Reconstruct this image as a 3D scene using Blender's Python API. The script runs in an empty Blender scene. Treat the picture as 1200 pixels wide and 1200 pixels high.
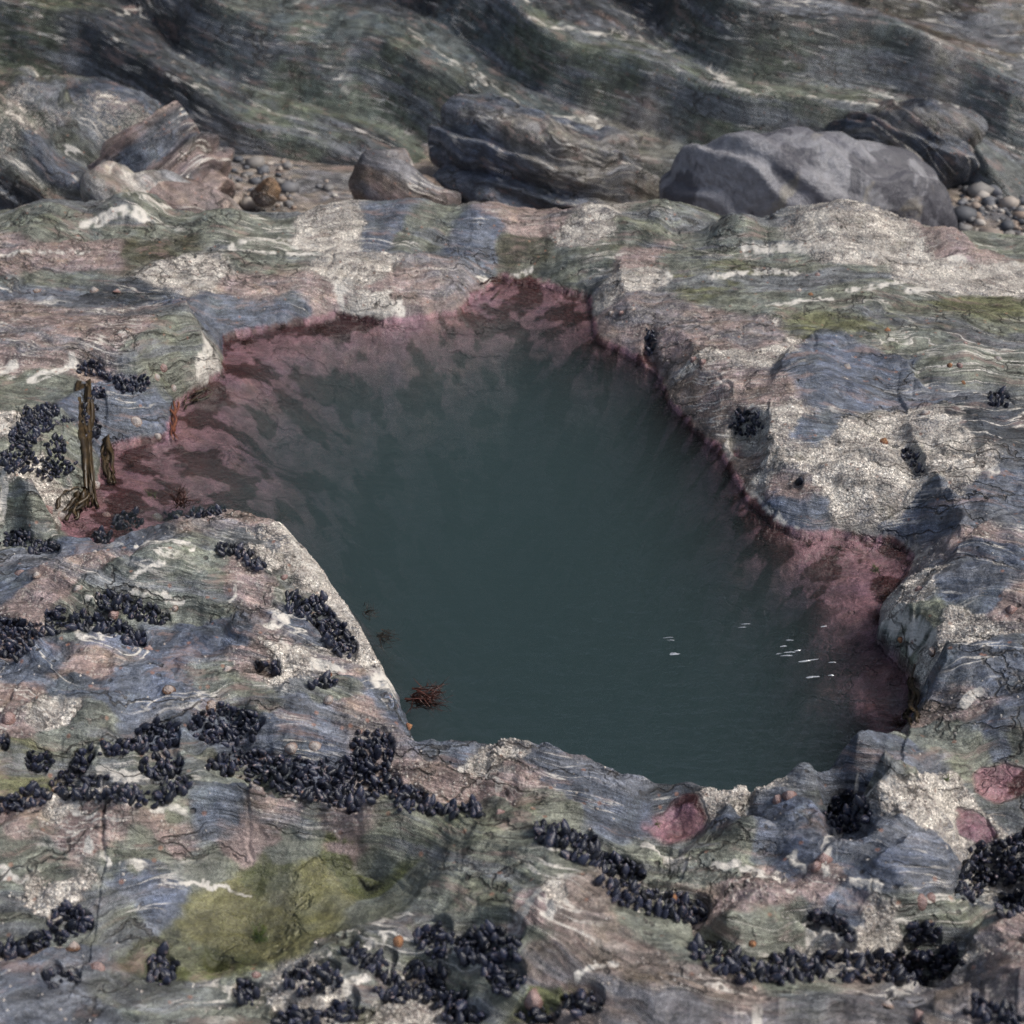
import bpy, bmesh, math, random
import numpy as np
from mathutils import Vector, Matrix

rng = np.random.default_rng(7)
random.seed(7)
SC = bpy.context.scene
COL = SC.collection
R = math.radians

# ------------------------------------------------------------------ camera geometry
CH, PITCH, T = 1.55, R(32.0), math.tan(R(19.0))
CP, SP = math.cos(PITCH), math.sin(PITCH)

def ray(u, v):
    x = (u - 600) / 600 * T
    k = (600 - v) / 600 * T
    return np.array([x, CP + k * SP, -SP + k * CP])

def at_z(u, v, z=0.0):
    d = ray(u, v)
    t = (z - CH) / d[2]
    return np.array([d[0] * t, d[1] * t, z])

def at_y(u, v, y):
    d = ray(u, v)
    t = y / d[1]
    return np.array([d[0] * t, y, CH + d[2] * t])

def project(p):
    x, y, z = p[0], p[1], p[2] - CH
    dep = y * CP - z * SP
    up = y * SP + z * CP
    return 600 + 600 * (x / dep) / T, 600 - 600 * (up / dep) / T, dep

# ------------------------------------------------------------------ noise
PERM = np.random.default_rng(11).permutation(256).astype(np.int32)
PERM = np.concatenate([PERM, PERM, PERM])
_g = np.random.default_rng(12).normal(size=(256, 3))
GRAD = (_g / np.linalg.norm(_g, axis=1, keepdims=True)).astype(np.float32)

def perlin(x, y, z):
    xi = np.floor(x); yi = np.floor(y); zi = np.floor(z)
    fx = (x - xi).astype(np.float32); fy = (y - yi).astype(np.float32); fz = (z - zi).astype(np.float32)
    X = xi.astype(np.int32) & 255; Y = yi.astype(np.int32) & 255; Z = zi.astype(np.int32) & 255
    u = fx * fx * fx * (fx * (fx * 6 - 15) + 10)
    v = fy * fy * fy * (fy * (fy * 6 - 15) + 10)
    w = fz * fz * fz * (fz * (fz * 6 - 15) + 10)
    out = None
    vals = []
    for dx in (0, 1):
        a = PERM[X + dx]
        for dy in (0, 1):
            b = PERM[a + Y + dy]
            for dz in (0, 1):
                g = GRAD[PERM[b + Z + dz]]
                vals.append(g[..., 0] * (fx - dx) + g[..., 1] * (fy - dy) + g[..., 2] * (fz - dz))
    c00 = vals[0] + w * (vals[1] - vals[0]); c01 = vals[2] + w * (vals[3] - vals[2])
    c10 = vals[4] + w * (vals[5] - vals[4]); c11 = vals[6] + w * (vals[7] - vals[6])
    c0 = c00 + v * (c01 - c00); c1 = c10 + v * (c11 - c10)
    return (c0 + u * (c1 - c0)) * 1.5

def fbm(x, y, z, oct=3, lac=2.03, gain=0.5):
    s = 0; a = 1.0; n = 0
    for i in range(oct):
        s = s + a * perlin(x + 17.3 * i, y + 9.1 * i, z + 4.7 * i)
        n += a; a *= gain; x = x * lac; y = y * lac; z = z * lac
    return s / n

def sstep(a, b, x):
    t = np.clip((x - a) / (b - a), 0, 1)
    return t * t * (3 - 2 * t)

# ------------------------------------------------------------------ polylines / polygons
def chaikin(P, closed, n=2):
    P = np.asarray(P, float)
    for _ in range(n):
        Q = np.roll(P, -1, 0) if closed else P[1:]
        A = P if closed else P[:-1]
        new = np.empty((2 * len(A), P.shape[1]))
        new[0::2] = .75 * A + .25 * Q; new[1::2] = .25 * A + .75 * Q
        if not closed: new = np.vstack([P[:1], new, P[-1:]])
        P = new
    return P

def poly_dist(x, y, P, closed):
    """(distance, signed side) to a polyline; side > 0 is the right-hand (near) side of its direction"""
    best = np.full(x.shape, 1e9, np.float32); side = np.zeros(x.shape, np.float32)
    Q = np.roll(P, -1, 0) if closed else P[1:]
    A = P if closed else P[:-1]
    for a, b in zip(A, Q):
        d = b - a; L2 = max(d[0] ** 2 + d[1] ** 2, 1e-12)
        px = x - a[0]; py = y - a[1]
        t = np.clip((px * d[0] + py * d[1]) / L2, 0, 1)
        ex = px - t * d[0]; ey = py - t * d[1]
        dd = ex * ex + ey * ey
        m = dd < best
        best = np.where(m, dd, best)
        side = np.where(m, -(d[0] * py - d[1] * px), side)
    return np.sqrt(best), np.sign(side)

def inside(x, y, P):
    c = np.zeros(x.shape, bool)
    j = len(P) - 1
    for i in range(len(P)):
        xi, yi = P[i][:2]; xj, yj = P[j][:2]
        if yi != yj:
            c ^= ((yi > y) != (yj > y)) & (x < (xj - xi) * (y - yi) / (yj - yi) + xi)
        j = i
    return c

# ------------------------------------------------------------------ the shelf: where things lie
FAR = [(72, 612), (100, 596), (118, 560), (130, 526), (168, 518), (204, 512), (208, 474), (238, 452), (264, 436), (262, 398),
       (300, 388), (345, 380), (400, 372), (450, 380), (500, 374), (540, 368), (556, 348), (586, 328), (640, 338), (690, 348),
       (694, 375), (700, 402), (735, 418), (768, 438), (784, 474), (815, 508), (852, 546), (876, 588), (905, 616), (938, 630),
       (1000, 630), (1045, 636), (1072, 652), (1052, 690), (1030, 720), (1030, 755), (1062, 790), (1076, 820), (1074, 848)]
NEAR = [(1040, 862), (1000, 882), (960, 904), (905, 914), (850, 923), (805, 912), (768, 908), (735, 898), (690, 884), (620, 876),
        (560, 866), (520, 864), (490, 862), (474, 812), (450, 765), (428, 728), (405, 690), (385, 652), (362, 616), (320, 610), (292, 602),
        (240, 600), (195, 606), (150, 614), (110, 616)]
POOL = np.array([at_z(u, v, 0.0)[:2] for u, v in FAR] + [at_z(u, v, 0.075)[:2] for u, v in NEAR])
POOL = np.array(POOL)

HC = [(0,290,.14),(150,290,.16),(300,285,.16),(450,285,.12),(600,282,.12),(750,270,.16),(900,285,.2),(980,268,.24),(1100,285,.2),(1200,285,.2),
(0,320,.13),(150,318,.15),(300,320,.13),(450,325,.12),(540,330,.10),(620,310,.08),(700,320,.12),(800,320,.15),(950,330,.18),(1100,330,.2),(1200,320,.22),
(0,350,.14),(100,345,.15),(170,352,.2),(240,360,.19),(300,360,.1),(400,360,.06),(500,350,.07),(50,380,.2),(150,385,.22),(220,390,.2),(30,425,.19),(100,420,.19),
(240,420,.15),(180,430,.15),(110,450,.14),(160,460,.1),(200,480,.05),(60,470,.15),(20,470,.16),(20,540,.14),(60,540,.13),(90,560,.10),(40,580,.1),(20,610,.06),(90,600,.04),
(720,400,.05),(760,400,.08),(800,430,.09),(850,500,.08),(880,560,.05),(900,600,.03),(850,420,.14),(950,430,.17),(950,500,.14),(1000,560,.12),(960,610,.04),(1050,600,.08),
(1050,450,.2),(1150,450,.22),(1130,420,.22),(1200,480,.24),(1100,500,.24),(1150,520,.26),(1100,560,.2),(1120,620,.17),(1200,600,.24),(1080,640,.05),(1120,680,.14),(1200,680,.22),
(1060,740,.08),(1100,720,.12),(1200,760,.22),(1130,790,.16),(1100,830,.10),(1180,860,.18),(1080,870,.09),
(1000,905,.09),(950,925,.09),(870,940,.10),(850,930,.105),(780,922,.09),(815,925,.105),(750,930,.085),(790,965,.06),(720,920,.09),(640,890,.1),(550,875,.09),(480,880,.08),
(290,610,.12),(200,615,.1),(150,625,.08),(80,630,.07),(20,650,.09),(360,630,.1),(380,680,.1),(430,760,.09),(470,840,.08),(300,680,.13),(190,660,.15),(100,700,.14),(0,700,.13),
(300,750,.13),(200,740,.11),(100,770,.16),(0,770,.13),(380,800,.11),(300,820,.12),(200,830,.13),(100,830,.17),(0,830,.16),(420,860,.09),(270,860,.1),(340,870,.1),(180,900,.12),
(60,900,.13),(300,915,.08),(430,930,.07),(560,950,.07),(100,935,.12),
(0,970,.16),(150,955,.17),(300,960,.15),(430,975,.14),(560,980,.15),(620,960,.13),(640,990,.15),(0,1050,.12),(150,1050,.12),(300,1040,.085),(430,1020,.1),(250,1110,.07),(320,1110,.07),
(400,1060,.09),(420,1100,.13),(500,1050,.132),(560,1020,.15),(640,1040,.165),(700,1090,.18),(780,1130,.18),(600,1150,.17),(480,1120,.12),(480,1160,.11),(360,1130,.12),(300,1180,.12),
(180,1140,.1),(60,1130,.13),(0,1180,.16),(150,1190,.14),(420,1200,.13),(520,1200,.12),(650,1200,.17),
(690,985,.08),(750,1025,.09),(760,1055,.09),(820,1070,.1),(800,1000,.1),(900,1000,.12),(900,1060,.14),(850,1090,.13),(830,1115,.12),(950,1140,.1),(1080,1140,.09),(1000,1100,.13),
(1000,1050,.15),(1100,1000,.15),(1060,1050,.16),(1140,1040,.1),(1180,1040,.06),(1150,980,.08),(1170,930,.09),(1090,930,.13),(1030,920,.13),(995,950,.05),(880,970,.12),(930,960,.12),
(900,1180,.17),(1000,1190,.18),(1150,1130,.17),(1200,1110,.2),(1200,1190,.24),(1100,1190,.18),(800,1190,.2),
(-400,300,.15),(-400,700,.2),(-400,1100,.2),(1600,300,.25),(1600,700,.3),(1600,1100,.3),(600,1500,.2),(0,1500,.2),(1200,1500,.25)]
DC = [(1040,790,.02),(1045,745,.015),(985,690,.03),(1020,800,.03),(1020,845,.03),(620,345,.02),(680,380,.05),(285,450,.05),(240,480,.07),(180,530,.03),(400,440,.17),(310,500,.19),(500,430,.2),(600,450,.32),(700,480,.3),(600,600,.6),(700,750,.6),(600,820,.6),(800,850,.5),(500,700,.5),(480,830,.4),(420,620,.4),(400,500,.22),(340,470,.14),(320,540,.13),(250,500,.06),(220,560,.07),(160,560,.03),
(130,600,.03),(250,590,.09),(320,430,.08),(450,410,.11),(560,420,.22),(620,370,.05),(660,350,.03),(650,400,.09),(720,430,.15),(760,500,.3),(820,570,.22),(860,620,.16),(930,650,.045),
(1000,650,.025),(1040,660,.02),(960,700,.05),(890,710,.2),(1000,720,.03),(1015,760,.03),(940,790,.11),(990,830,.07),(1050,830,.03),(960,870,.22),(550,500,.4),(350,400,.02),(400,390,.02)]

def rbf(pts, vals, lam=1e-3):
    pts = np.asarray(pts, float)
    D = np.linalg.norm(pts[:, None] - pts[None], axis=2)
    n = len(pts)
    M = np.zeros((n + 1, n + 1)); M[:n, :n] = -D + lam * np.eye(n) * -1; M[:n, n] = 1; M[n, :n] = 1
    w = np.linalg.solve(M, np.append(vals, 0))
    def f(x, y):
        x = np.asarray(x, np.float32); y = np.asarray(y, np.float32)
        s = np.full(x.shape, w[n], np.float32)
        for (px, py), ww in zip(pts, w[:n]):
            s -= np.float32(ww) * np.sqrt((x - px) ** 2 + (y - py) ** 2)
        return s
    return f

def _calm(u, v, z):
    if 1000 < u < 1300 and 440 < v < 905 and z > .08: z = .08 + (z - .08) * .5
    if u < 270 and 335 < v < 475 and z > .09: z = .09 + (z - .09) * .55
    if v < 480 and 270 <= u < 700: z = .02 + .38 * z
    elif v < 360: z = .02 + .45 * z
    elif u < 270 and v < 480: z = .02 + .72 * z
    elif u > 690 and v < 640: z = .02 + .52 * z
    return u, v, z
HC = [_calm(*c) for c in HC]
_hp = [at_z(*c) for c in HC]
baseH = rbf([p[:2] for p in _hp], [p[2] for p in _hp], .02)
_dp = [at_z(c[0], c[1], -.3 * c[2]) for c in DC]
baseD = rbf([p[:2] for p in _dp], [c[2] for c in DC], .02)

# fan shaped grid: fine where the picture looks, coarse beyond
STEP = 1.12
vs = np.arange(1235, 236, -STEP)
ys_in = np.array([at_z(600, v, .12)[1] for v in vs])
near = np.linspace(-.5, ys_in[0], 46)[:-1]
far = ys_in[-1] + (np.linspace(0, 1, 70)[1:] ** 1.4) * (9.5 - ys_in[-1])
YS = np.concatenate([near, ys_in, far])
ui = np.arange(-25, 1226, STEP)
e = (np.linspace(0, 1, 60)[1:] ** 1.7)
US = np.concatenate([(-25 - e * 2600)[::-1], ui, 1225 + e * 2600])
NR, NC = len(YS), len(US)
YY = np.repeat(YS[:, None], NC, 1).astype(np.float32)
DEP = np.maximum(YY * CP + (CH - .12) * SP, .2)
XX = ((US[None, :] - 600) / 600 * T * DEP).astype(np.float32)

def coarse(f, k=4):
    """f on every k-th grid node, bilinear in between"""
    r = np.unique(np.append(np.arange(0, NR, k), NR - 1)); c = np.unique(np.append(np.arange(0, NC, k), NC - 1))
    g = f(XX[np.ix_(r, c)], YY[np.ix_(r, c)])
    tmp = np.empty((len(r), NC), np.float32); ii = np.arange(NC)
    for k_ in range(len(r)): tmp[k_] = np.interp(ii, c, g[k_])
    out = np.empty((NR, NC), np.float32); jj = np.arange(NR)
    j0 = np.clip(np.searchsorted(r, jj, 'right') - 1, 0, len(r) - 2)
    w = ((jj - r[j0]) / (r[j0 + 1] - r[j0]))[:, None]
    out[:] = tmp[j0] * (1 - w) + tmp[j0 + 1] * w
    return out

BASE = np.clip(coarse(baseH), .02, .34)

class Field:
    """looks a height up on the fan grid"""
    def __init__(s, Z): s.Z = Z
    def idx(s, x, y):
        r = np.interp(y, YS, np.arange(NR)); dep = np.maximum(y * CP + (CH - .12) * SP, .2)
        c = np.interp(x / dep / T * 600 + 600, US, np.arange(NC))
        return r, c
    def __call__(s, x, y, A=None):
        A = s.Z if A is None else A
        r, c = s.idx(np.asarray(x, float), np.asarray(y, float))
        r0 = np.clip(r.astype(int), 0, NR - 2); c0 = np.clip(c.astype(int), 0, NC - 2)
        fr = r - r0; fc = c - c0
        if A.ndim == 3: fr = fr[..., None]; fc = fc[..., None]
        return (A[r0, c0] * (1 - fc) + A[r0, c0 + 1] * fc) * (1 - fr) + (A[r0 + 1, c0] * (1 - fc) + A[r0 + 1, c0 + 1] * fc) * fr
    def normal(s, x, y, h=.012):
        zx = (s(x + h, y) - s(x - h, y)) / (2 * h); zy = (s(x, y + h) - s(x, y - h)) / (2 * h)
        n = np.array([-zx, -zy, 1.0]); return n / np.linalg.norm(n)
    def hit(s, u, v):
        d = ray(u, v); t = np.linspace(.9, 12, 2400)
        X = d[0] * t; Y = d[1] * t; Z = CH + d[2] * t
        below = Z <= s(X, Y)
        i = int(np.argmax(below)) if below.any() else len(t) - 1
        if i == 0: return np.array([X[0], Y[0], Z[0]])
        ta, tb = t[i - 1], t[i]
        for _ in range(12):
            tm = .5 * (ta + tb)
            if CH + d[2] * tm <= float(s(d[0] * tm, d[1] * tm)): tb = tm
            else: ta = tm
        return d * tb + np.array([0, 0, CH])

F0 = Field(BASE)
def extent(u, v, ru, rv, h):
    dep = project(h)[2]; px = dep * T / 600; d = ray(u, v)
    return ru * px, rv * px * np.linalg.norm(d) / max(-d[2], .12)
def px_line(P, n=2): return chaikin(np.array([F0.hit(u, v)[:2] for u, v in P]), False, n)

# ------------------------------------------------------------------ mussel clumps, in picture coordinates (ellipse: u,v,ru,rv; stroke: points, half width)
E = lambda *a: ('e', a)
S = lambda w, *p: ('s', w, p)
CLUMPS = [
 ('in the clump under the pale streak of the far left block', [E(105,432,15,9)]),
 ('in the dark notch at the foot of the far left block', [E(155,450,20,11), E(128,441,8,4)]),
 ('squeezed into the upright crack behind the brown fronds', [E(116,461,5,7), E(106,493,9,26)]),
 ('in the sprawling clump on the green-grey slope at the left edge', [E(47,490,23,17), E(75,493,8,4), E(28,512,17,13), E(20,540,20,15), E(65,525,11,11), E(62,548,23,12)]),
 ('in the gully below the streaky left slab', [E(15,632,22,10), E(50,642,18,8)]),
 ('on the ledge rim next to the pink inlet', [E(148,612,17,10), E(120,630,11,7)]),
 ('in the thin row along the back crest of the left ledge', [S(4,(200,605),(225,602),(262,598))]),
 ('in the short row below the pale hump of the ledge', [S(6,(262,643),(285,650),(302,663))]),
 ('in the small curved row on the middle of the left ledge', [S(9,(122,705),(145,706),(160,718),(188,722))]),
 ('in the long arched row over the left ledge', [S(9,(62,725),(80,722),(100,730),(130,735),(160,750)), S(9,(35,742),(60,735)), E(12,752,27,20), S(6,(0,728),(30,738))]),
 ('in the wedge-shaped patch beside the pale ledge corner', [S(11,(346,706),(368,720),(385,738)), S(13,(365,712),(388,738),(404,758)), E(392,745,14,14)]),
 ('in the little patch among cream crust on the ledge', [E(312,783,14,8), E(381,802,14,4)]),
 ('in the dense bed above the two white limpets', [E(265,850,43,22)]),
 ('in the ragged row left of the dense bed', [E(185,860,24,13), S(7,(128,880),(150,876),(200,868))]),
 ('in the tuft-like clump above the slab edge', [E(188,900,25,14), E(205,922,18,12)]),
 ('in the sparse line behind the grey slab', [S(8,(68,918),(85,905),(102,885)), S(8,(75,930),(110,928),(150,935),(185,938)), E(115,913,11,4)]),
 ('in the round clump on green rock at the left', [E(45,893,13,12), E(5,871,4,7)]),
 ('in the row at the left end of the slab', [S(9,(0,948),(20,940),(48,933))]),
 ('in the thick bed along the hollow behind the slab', [E(285,895,40,16), S(14,(300,905),(340,900),(380,905),(430,910),(455,920)), S(10,(330,920),(380,932),(415,942)), E(420,925,30,18)]),
 ('in the upstanding clump near the inner pool corner', [E(435,880,25,24)]),
 ('in the trailing end of the hollow bed', [E(478,936,20,15), S(6,(495,948),(530,952),(560,950))]),
 ('in the crevice left of the pink hollow', [S(12,(640,978),(660,985),(680,990)), S(9,(675,1002),(710,1008),(745,1022))]),
 ('in the fat row at the foot of the smooth slab', [S(14,(714,1033),(735,1050),(770,1060),(815,1070))]),
 ('in the long packed crevice at the lower right', [S(15,(825,1118),(860,1135),(900,1138),(960,1135),(1020,1135),(1070,1135),(1110,1125)), E(1065,1135,45,20)]),
 ('in the narrow crack left of the cream wedge of rock', [S(7,(955,1072),(985,1085),(995,1098))]),
 ('in the few-strong clump over the packed crevice', [E(1083,1093,20,12)]),
 ('lining the dark pit at the right edge', [S(14,(1150,1005),(1175,1000),(1200,992)), S(14,(1140,1022),(1135,1042)), S(14,(1170,1024),(1200,1015)), S(12,(1180,1065),(1200,1055))]),
 ('in the black hole beside the cream ridge', [E(995,952,24,22)]),
 ('in the crack at the bottom right corner', [S(9,(1142,1180),(1165,1190),(1190,1198))]),
 ('in the twin clump at the bottom of the photo', [E(507,1103,22,18), E(572,1110,40,21)]),
 ('around the striped shell lump near the bottom', [S(9,(415,1118),(435,1130),(455,1135)), S(7,(480,1138),(515,1142))]),
 ('in the bed behind the white quartz block', [E(480,1160,40,14), E(525,1172,22,12), E(545,1193,25,7)]),
 ('in the spiky clump left of the quartz block', [E(365,1150,33,16), S(10,(330,1195),(380,1190),(410,1185))]),
 ('in the clump under the twin clump', [E(592,1150,22,15)]),
 ('in the leaning clump at the lower left', [E(82,1080,25,17), S(9,(45,1100),(70,1095)), S(9,(5,1115),(35,1108))]),
 ('in the pair of small bunches at the lower left corner', [E(63,1148,11,11), E(85,1147,8,6)]),
 ('in the compact bunch beside the green puddle', [E(188,1135,16,19)]),
 ('in the bunch on the near rim of the green puddle', [E(288,1165,13,12)]),
 ('in the bunch at the very bottom of the smooth slab', [E(682,1175,24,15), E(630,1190,25,10)]),
 ('in the upright slot at the far right bank', [E(762,402,6,16)]),
 ('in the black pocket of the cream right bank', [E(875,497,16,14)]),
 ('in the dark nick at the right edge of the far shelf', [E(1168,468,12,9), S(5,(1062,530),(1075,548)), E(935,566,4,3)]),
]

def clump_mask(shape, u, v, pad=0.):
    if shape[0] == 'e':
        a = shape[1]; return ((u - a[0]) / (a[2] + pad)) ** 2 + ((v - a[1]) / (a[3] + pad)) ** 2 <= 1
    P = np.array(shape[2], float); d, _ = poly_dist(np.asarray(u, float), np.asarray(v, float), P, False)
    return d <= shape[1] + pad

# ------------------------------------------------------------------ build the shelf's height
print('terrain', NR, NC)
WX = XX + .004 * fbm(XX * 55, YY * 55, 0 * XX + 4.3, 2) + .03 * fbm(XX * 4, YY * 4, 0 * XX + 1.3, 3) + .012 * fbm(XX * 16, YY * 16, 0 * XX + 2.1, 3)
WY = YY + .004 * fbm(XX * 55, YY * 55, 0 * XX + 6.3, 2) + .03 * fbm(XX * 4, YY * 4, 0 * XX + 7.3, 3) + .012 * fbm(XX * 16, YY * 16, 0 * XX + 8.1, 3)

CREST = [ # points, height, width on the high side, width on the low side, groove, high side (+1 near)
 ([(0,952),(60,945),(150,937),(230,940),(300,943),(360,952),(420,962),(500,960),(560,958),(600,965),(650,985),(700,1010),(745,1028)], .030,.09,.014,.016,1),
 ([(600,985),(660,1005),(690,1038),(720,1072),(770,1080),(830,1118),(880,1152),(950,1157),(1050,1157),(1112,1160)], .034,.10,.014,.016,1),
 ([(100,622),(150,616),(200,610),(292,604),(362,618)], .012,.07,.02,.0,1),
 ([(0,790),(40,766),(90,752),(130,752),(172,775)], .022,.06,.012,.012,1),
 ([(0,692),(60,668),(130,652),(180,645),(258,652),(300,672),(340,705),(372,742),(402,772),(440,800)], .016,.05,.014,.012,1),
 ([(100,700),(150,712),(195,730),(260,735)], .016,.05,.014,.008,1),
 ([(0,850),(40,826),(100,815),(140,822),(160,850)], .015,.05,.012,.006,1),
 ([(110,905),(160,885),(215,880),(240,905),(262,925)], .015,.05,.014,.006,1),
 ([(310,840),(380,805),(430,815),(468,860)], .018,.06,.02,.008,1),
 ([(0,428),(40,424),(90,424),(112,430),(180,432),(240,428),(262,440)], .028,.10,.012,.01,-1),
 ([(0,352),(60,352),(120,348),(180,352),(232,372),(250,400)], .022,.08,.016,.012,1),
 ([(103,450),(98,500),(95,560),(78,604)], .024,.06,.01,.02,1),
 ([(1058,492),(1062,530),(1085,566),(1102,600)], .016,.07,.02,.008,-1),
 ([(1108,478),(1140,470),(1200,488)], .024,.07,.014,.02,1),
 ([(1110,560),(1150,548),(1200,530)], .025,.05,.014,.012,1),
 ([(1040,612),(1070,590),(1110,585),(1130,625)], .012,.06,.016,.012,1),
 ([(1100,680),(1140,640),(1200,610)], .025,.06,.016,.012,1),
 ([(1072,838),(1084,782),(1130,752),(1200,735)], .022,.08,.014,.014,1),
 ([(905,925),(960,905),(1005,884),(1060,868),(1120,850),(1200,830)], .014,.08,.014,.008,1),
 ([(822,985),(838,945),(890,925),(945,935),(965,960)], .015,.06,.014,.012,1),
 ([(560,868),(640,878),(720,905),(752,945),(760,980)], .02,.08,.016,.008,1),
 ([(640,935),(700,950),(750,985),(800,1000)], .016,.05,.014,.01,1),
 ([(1010,950),(1030,925),(1080,920),(1130,935),(1140,960)], .014,.06,.014,.012,1),
 ([(1000,1040),(1050,985),(1110,990),(1140,1030)], .014,.06,.016,.01,1),
 ([(880,1085),(930,1072),(990,1090),(1005,1120)], .016,.05,.012,.01,1),
 ([(1110,1165),(1130,1120),(1200,1065)], .03,.09,.014,.02,1),
 ([(1085,1175),(1115,1168),(1150,1195)], .01,.06,.01,.02,1),
 ([(380,1135),(440,1110),(500,1085),(560,1070)], .018,.06,.016,.008,1),
 ([(0,1140),(60,1120),(130,1105),(180,1120)], .018,.06,.016,.008,1),
 ([(600,245),(700,262),(800,300),(900,318),(1060,322),(1200,300)], .02,.1,.02,.008,1),
 ([(880,265),(960,252),(1040,270),(1100,290)], .04,.1,.02,.008,1),
 ([(0,300),(140,285),(260,300),(420,300),(560,308)], .02,.1,.02,.01,1),
 ([(905,470),(925,410),(1000,388),(1060,430),(1090,470)], .018,.08,.016,.008,1),
 ([(880,470),(960,455),(1050,475)], .014,.05,.014,.008,-1),
 ([(870,470),(900,500),(890,560),(920,610)], .016,.08,.014,.004,-1),
]
def bump_pts(u, v, ru, rv, h):
    c = F0.hit(u, v); ax, ay = extent(u, v, ru, rv, c)
    return c[:2], ax, ay, h
LUMPS = [(60,264,50,20,.08),(160,256,40,20,.09),(260,266,40,14,.06),(400,262,45,14,.06),(480,262,50,16,.08),(570,266,45,16,.07),(690,262,40,14,.06),(770,262,50,16,.09),(985,280,60,18,.11),(860,282,30,12,.07),(1110,294,40,14,.07),
 (190,655,95,40,.02),(950,440,45,30,.025),(985,400,40,20,.02),(1150,500,50,40,.03),(1085,610,50,34,.018),(1170,560,50,30,.02),(1110,520,40,26,.02),(1165,650,50,40,.025),(1110,690,40,26,.018),(1050,745,40,30,.01),(1140,800,60,45,.016),(880,965,55,35,.008),
 (650,1080,90,60,.025),(440,1180,60,20,.02),(1030,960,40,35,.008),(620,930,60,30,.015),(1100,1000,45,35,.008),
 # hollows
 (790,968,38,22,-.02),(1175,925,45,24,-.02),(1140,970,35,20,-.02),(330,1060,120,55,-.012),(995,952,24,22,-.04),(1170,1038,32,28,-.07),(875,497,16,14,-.045),(762,402,7,17,-.04),
 (1168,468,15,10,-.05),(620,312,50,18,-.03),(240,930,60,15,-.01)]

Z = BASE.copy()
AMP = .58 + .42 * sstep(3.0, 2.2, YY)
Z += AMP * .014 * fbm(XX * 3.2, YY * 3.2, 0 * XX + 31, 3) + .010 * fbm(XX * 9, YY * 11, 0 * XX + 41, 3)
for P, A, wn, wf, gr, sd in CREST:
    L = px_line(P)
    x0, x1 = L[:, 0].min() - .3, L[:, 0].max() + .3; y0, y1 = L[:, 1].min() - .3, L[:, 1].max() + .3
    r0, r1 = np.searchsorted(YS, [y0, y1])
    sub = (slice(r0, r1),)
    m = ((XX[sub] > x0) & (XX[sub] < x1))
    cols = np.where(m.any(0))[0]; sub = (slice(r0, r1), slice(cols[0], cols[-1] + 1))
    d, side = poly_dist(WX[sub], WY[sub], L, False)
    s = d * side * sd
    dend = np.minimum(np.hypot(WX[sub] - L[0, 0], WY[sub] - L[0, 1]), np.hypot(WX[sub] - L[-1, 0], WY[sub] - L[-1, 1]))
    tap = sstep(0, .07, dend)
    g = np.where(s >= 0, np.exp(-s / wn), np.exp(s / wf))
    Z[sub] += (.35 + .65 * AMP[sub]) * tap * (A * g - gr * np.exp(-((s + 1.3 * wf) / wf) ** 2) - .5 * A * np.where(s < 0, np.exp(s / wn) * (1 - np.exp(s / wf)), 0))
for a in LUMPS:
    c, ax, ay, h = bump_pts(*a)
    q = ((WX - c[0]) / ax) ** 2 + ((WY - c[1]) / ay) ** 2
    Z += (1 if h < 0 else .75) * h * np.exp(-q ** (1.6 if h < 0 else 1.1))
# ledge corner slope and shallow step lines: terraces following the foliation
def foldcoords(X, Y, Zh, seed=0.):
    a = .12 * fbm(X * 1.9 + seed, Y * 1.9, Zh * 1.9 + 5, 2) + .045 * fbm(X * 6 + seed, Y * 6, Zh * 6 + 9, 2) + .010 * fbm(X * 22, Y * 22, Zh * 22 + seed, 2)
    b = .10 * fbm(X * 2.1, Y * 2.1 + seed, Zh * 2.1 + 25, 2)
    n = np.array([.10, .72, .95])
    f = n[0] * X + n[1] * Y + n[2] * Zh + a
    return f.astype(np.float32), (X + b).astype(np.float32), (Y * .6 - Zh * .6 + b * .5).astype(np.float32)
FA, FB, FC = foldcoords(XX, YY, Z)
band = fbm(FA * 22, FB * 2.2, FC * 2.2, 3)
rel = .35 + .65 * sstep(-.2, .35, fbm(XX * 2.3, YY * 2.3, 0 * XX + 77, 2))
Z0 = Z.copy()
Z += rel * .009 * np.clip(np.abs(band) * 2.2, 0, 1)
saw = (FA * 17 + .6 * fbm(FB * 3, FC * 3, FA * 3, 2)); saw = saw - np.floor(saw)
Z += rel * .0045 * np.where(saw < .82, saw / .82, (1 - saw) / .18)
Z += rel * .004 * fbm(FA * 85, FB * 8, FC * 8, 2)
Z += .0035 * fbm(XX * 45, YY * 45, 0 * XX + 3, 3)
_r2 = .3 + .7 * sstep(-.15, .3, fbm(XX * 3.1, YY * 3.1, 0 * XX + 177, 2))
ZM = Z.copy()
_cx = np.floor(0); _v = WX * 6.5 + .35 * FA * 30; _a = np.abs(fbm(WX * 6.3, WY * 9.0, 0 * XX + 523, 2)); _b = np.abs(fbm(WX * 11.5, WY * 15.0, 0 * XX + 533, 2))
Z += .013 * _r2 * (sstep(.0, .22, _a) - .6) + .006 * (sstep(.0, .2, _b) - .6)
Z += _r2 * (.012 * (np.abs(fbm(WX * 13, WY * 17, 0 * XX + 23, 2)) - .2) - .007 * np.abs(fbm(WX * 34, WY * 40, 0 * XX + 24, 2)) + .0045 * np.abs(fbm(XX * 80, YY * 90, 0 * XX + 25, 2)))
# cracks
w1 = np.abs(fbm(WX * 3.1 + 5, WY * 2.0, 0 * XX + 50, 2))
Z -= .014 * np.exp(-(w1 / .012) ** 2) * sstep(-.1, .2, fbm(XX * 1.7, YY * 1.7, 0 * XX + 90, 2))

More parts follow.
